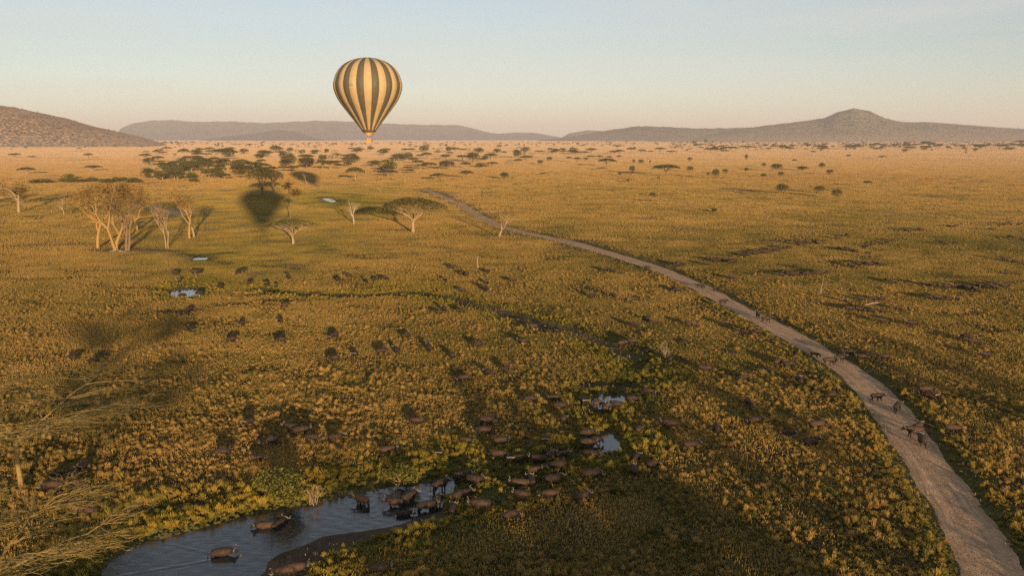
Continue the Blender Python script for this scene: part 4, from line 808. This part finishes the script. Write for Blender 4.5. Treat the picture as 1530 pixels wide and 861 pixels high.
GC = 'buffaloes of the great herd right of the road'
lines = [((1008, 397), (1020, 401), 3), ((1055, 394), (1100, 390), 9), ((1105, 384), (1180, 373), 14), ((1190, 369), (1232, 363), 8), ((1248, 358), (1270, 354), 3), ((1345, 346), (1382, 347), 6), ((1415, 343), (1440, 337), 4), ((1480, 342), (1530, 334), 7), ((1085, 416), (1095, 418), 2),
    ((1165, 414), (1240, 412), 10), ((1262, 378), (1340, 360), 8), ((1262, 398), (1322, 398), 7), ((1250, 372), (1300, 382), 4), ((1400, 368), (1436, 366), 3), ((1440, 432), (1510, 430), 8), ((1380, 428), (1470, 438), 7), ((1260, 452), (1320, 450), 4), ((1390, 450), (1432, 450), 4), ((1265, 468), (1350, 466), 5), ((1325, 420), (1335, 426), 2), ((1500, 390), (1530, 396), 3), ((1180, 398), (1190, 402), 1), ((1430, 500), (1480, 540), 3), ((1290, 480), (1400, 500), 2), ((1500, 355), (1530, 362), 3)]
for a, b, n_ in lines:
    for i in range(n_):
        t = (i+.5)/n_+random.uniform(-.5, .5)/n_*.8; px = a[0]+(b[0]-a[0])*t; py = a[1]+(b[1]-a[1])*t+random.gauss(0, 1.4)
        put(px, py, random.gauss(180, 35), random.choice(('graze', 'stand', 'walk', 'walk')), 'dark buffalo in the great scattered herd on the plain right of the road', GC)
GD = 'buffaloes hidden in the grass left of the road'
for px, py in ((905, 407), (915, 409), (930, 411), (1005, 436), (1012, 438), (885, 447), (915, 446), (950, 446), (965, 481), (978, 486), (1030, 490), (948, 492), (1020, 513), (1112, 500), (1096, 530), (1132, 502), (1000, 545), (1080, 487), (812, 494), (822, 492), (838, 494), (848, 496), (930, 518), (945, 518), (920, 517), (1055, 560), (1110, 572), (1150, 560), (968, 528), (1195, 578)):
    put(px, py, random.uniform(-40, 220), random.choice(('graze', 'stand', 'lie', 'graze')), 'dark buffalo half hidden in tall grass between the ditch and the road', GD)
print('buffaloes', nb[0])
# ---------------------------------------------------------------- balloons
PR = [(0.02, 0), (1.6, .03), (3.2, .25), (4.8, .7), (6.4, 1.3), (7.8, 2.05), (9.0, 2.95), (10.1, 4.2), (10.9, 5.5), (11.5, 7.0), (11.95, 8.7), (12.05, 9.9), (11.9, 11.2), (11.5, 12.6), (10.9, 14.0), (10.2, 15.3), (9.2, 16.8), (8.0, 18.4), (6.9, 19.9), (5.9, 21.2), (4.7, 22.8), (3.6, 24.3), (2.75, 25.4)]
def envelope_mesh():
    G = 28; S = 6; N = G*S; V = []; Fc = []; mi = []
    prof = []
    for i in range(len(PR)-1):
        for t in (0, .5): prof.append((PR[i][0]+(PR[i+1][0]-PR[i][0])*t, PR[i][1]+(PR[i+1][1]-PR[i][1])*t))
    prof.append(PR[-1]); HT = 30.1
    for k, (r, d) in enumerate(prof):
        for j in range(N):
            a = 2*math.pi*j/N; u = (j % S)/S; bul = 1+.022*math.sin(math.pi*u)*(1 if r > .5 else 0)+.004*math.sin(k*math.pi)
            V.append((r*bul*math.cos(a), r*bul*math.sin(a), HT-d))
    for k in range(len(prof)-1):
        for j in range(N):
            Fc.append((k*N+j, (k+1)*N+j, (k+1)*N+(j+1) % N, k*N+(j+1) % N)); mi.append(1 if (j//S) % 2 else 0)
    return mesh('envelope', V, Fc, [M['gold'], M['olive']], mi, True)
def ring(prof, name, m, n=56, x=0, y=0): b = MB(); b.lathe(prof, n, 0, x, y); return b.me(name, M[m], True)
def lens(): return None
BM = {}
BM['envelope'] = envelope_mesh(); BM['skirt'] = ring([(2.80, 4.9), (2.74, 4.62), (2.45, 4.1), (2.2, 3.75), (2.15, 3.75), (2.4, 4.1), (2.7, 4.62)], 'skirt', 'olive')
sc = MB()                      # open front scoop: half cone of cloth
n = 24
for k, (r, z) in enumerate(((2.15, 3.8), (1.9, 3.5), (1.6, 3.2), (1.45, 2.95))):
    for j in range(n+1):
        a = math.radians(-65)+math.radians(250)*j/n; sc.V.append((r*math.cos(a), r*math.sin(a), z-.25*math.cos(a*3)*(k == 3))); sc.A.append(0)
for k in range(3):
    for j in range(n): sc.F.append((k*(n+1)+j, k*(n+1)+j+1, (k+1)*(n+1)+j+1, (k+1)*(n+1)+j)); sc.M.append(0)
BM['scoop'] = sc.me('scoop', M['scoop'], True)
bk = MB(); bw, bd = 1.75, .95     # wicker basket: four thick walls, floor, partitions
bk.box(-bw, bw, -bd, bd, .0, .08)
for (x0, x1, y0, y1) in ((-bw, bw, -bd, -bd+.07), (-bw, bw, bd-.07, bd), (-bw, -bw+.07, -bd+.07, bd-.07), (bw-.07, bw, -bd+.07, bd-.07), (-.6, -.55, -bd+.07, bd-.07), (.55, .6, -bd+.07, bd-.07)): bk.box(x0, x1, y0, y1, .082, 1.15)
BM['basket'] = bk.me('basket', M['wicker'])
rm_ = MB()
c4 = [(-bw, -bd), (bw, -bd), (bw, bd), (-bw, bd)]
for i in range(4): a, b = c4[i], c4[(i+1) % 4]; rm_.tube([(a[0], a[1], 1.20), (b[0], b[1], 1.20)], [.07, .07], 8)
BM['rim'] = rm_.me('rim', M['leather'], True)
bu = MB()
for x in (-.35, .35):
    for y in (-.25, .25): bu.tube([(x, y, 2.75), (x, y, 3.0), (x, y, 3.3)], [.12, .16, .17], 10)
for i in range(4): a, b = [(-.9, -.6), (.9, -.6), (.9, .6), (-.9, .6)][i], [(.9, -.6), (.9, .6), (-.9, .6), (-.9, -.6)][i]; bu.tube([(a[0], a[1], 2.72), (b[0], b[1], 2.72)], [.03, .03], 6)
BM['burner'] = bu.me('burner', M['steel'], True)
up_ = MB()
for (x, y) in c4: up_.tube([(x*.97, y*.95, 1.2), (math.copysign(.9, x), math.copysign(.6, y), 2.72)], [.035, .03], 6)
BM['upright'] = up_.me('upright', M['leather'], True)
ro = MB()
for j in range(16):
    a = 2*math.pi*j/16; ro.tube([(.9*math.cos(a), .6*math.sin(a), 2.74), (2.6*math.cos(a), 2.6*math.sin(a), 4.7)], [.012, .012], 4)
BM['cables'] = ro.me('cables', M['steel'], True)
def make_balloon(loc, rz, label, mark, sc_=1.0):
    o = empty('hot_air_balloon', loc, rz, sc_); tag(o, label, 'balloon')
    env = None
    for k in ('envelope', 'skirt', 'scoop', 'basket', 'burner', 'cables', 'upright'):
        c = link(k, BM[k], o)
        if k == 'envelope': env = c
        if k == 'basket': link('rim', BM['rim'], c)
    if mark:    # small dark printed emblem and word bar on one pale gore, too small to read
        m = MB(); a0 = mark
        for (da, w_, z0, z1) in ((-.050, .010, 19.82, 20.1), (-.032, .010, 19.82, 20.05), (-.014, .010, 19.82, 20.05), (.004, .010, 19.82, 20.05), (.022, .010, 19.82, 20.05), (.040, .010, 19.82, 20.05), (-.005, .014, 20.18, 20.5)):
            b = len(m.V)
            for z in (z0, z1):
                for q in (-1, 1): aa = a0+da*1.3+q*w_/2*1.1; m.V.append((12.42*math.cos(aa), 12.42*math.sin(aa), z)); m.A.append(0)
            m.F.append((b, b+1, b+3, b+2)); m.M.append(0)
        link('printed_mark', m.me('printed_mark', M['olive']), env)
    return o
pm = ray(551.5, 150); D0 = 318.0
rr = ray(554, 213); dist = D0/rr.y; bp = Vector((0, 0, CAMH))+rr*dist
# orientation: a gold gore centred just right of the middle of the face we see
faceang = math.atan2(-bp.y, -bp.x); rzb = faceang-(2*math.pi/28)*(.5)+.0
SC = .975
ball = make_balloon((bp.x-.5, bp.y, bp.z-.1), rzb, 'gold and olive striped hot air balloon floating above the plain', faceang-rzb-2*math.pi/28*2-.02, SC)
own = make_balloon((0, -2.2, CAMH-1.9), 1.2+math.pi/2, 'striped hot air balloon carrying the viewpoint, its shadow lying on the short grass', None)
own.rotation_euler = (0, 0, 0)
# passengers
def person_mesh():
    V = [(0, 0, .95), (0, 0, 1.2), (0, 0, 1.42), (0, 0, 1.53), (0, 0, 1.66), (.1, 0, .9), (.11, 0, .48), (.11, 0, .06), (.11, .14, .03), (-.1, 0, .9), (-.11, 0, .48), (-.11, 0, .06), (-.11, .14, .03), (.2, 0, 1.4), (.26, .05, 1.13), (.2, .28, 1.1), (-.2, 0, 1.4), (-.26, .05, 1.13), (-.2, .28, 1.1)]
    E = [(0, 1), (1, 2), (2, 3), (3, 4), (0, 5), (5, 6), (6, 7), (7, 8), (0, 9), (9, 10), (10, 11), (11, 12), (2, 13), (13, 14), (14, 15), (2, 16), (16, 17), (17, 18)]
    R = [.15, .14, .15, .06, .105, .1, .07, .05, .05, .1, .07, .05, .05, .065, .05, .04, .065, .05, .04]
    me = bpy.data.meshes.new('p'); me.from_pydata(V, E, []); ob = bpy.data.objects.new('p', me); COL.objects.link(ob); ob.modifiers.new('s', 'SKIN'); ob.modifiers.new('u', 'SUBSURF').levels = 1
    for i, r in enumerate(R): me.skin_vertices[0].data[i].radius = (r, r*.8)
    dg = bpy.context.evaluated_depsgraph_get(); b = bpy.data.meshes.new_from_object(ob.evaluated_get(dg)); bpy.data.objects.remove(ob); b.materials.clear(); b.materials.append(M['shirt']); b.materials.append(M['skin'])
    for p in b.polygons: p.material_index = 1 if p.center.z > 1.48 else 0
    return b
pmesh = person_mesh(); Rm = Matrix.Rotation(rzb, 4, 'Z')
hm_ = MB(); hm_.lathe([(.02, 1.80), (.08, 1.79), (.115, 1.74), (.12, 1.69), (.17, 1.68), (.12, 1.67)], 12); hatm = hm_.me('hat', M['wicker'], True)
for i, (x, y) in enumerate(((-1.3, .5), (-1.2, -.5), (-.9, .1), (0, .55), (0, -.5), (1.0, .45), (1.35, -.45), (1.25, .1))):
    q = ball.matrix_basis @ Vector((x, y, .09)); o = link('person', pmesh); o.location = q; o.rotation_euler = (0, 0, rzb+random.random()*6)
    tag(o, 'person in pale clothes standing in the flying balloon basket', 'person', 'passengers in the balloon basket'); link('hat', hatm, o)
# ---------------------------------------------------------------- haze
hz = MB(); hz.box(-33000, 33000, -33000, 33000, -30, 520); m, t, p = mat('haze_air'); t.nodes.remove(p); pv = node(t, 'ShaderNodeVolumePrincipled')
pv.inputs['Color'].default_value = (.90, .92, 1.0, 1); pv.inputs['Density'].default_value = 5.5e-5; pv.inputs['Anisotropy'].default_value = 0.0
t.links.new(pv.outputs[0], t.nodes['Material Output'].inputs['Volume'])
o = link('haze', mesh('haze', hz.V, hz.F, m)); tag(o, 'thin warm haze lying over the plain', 'haze', kind='stuff')
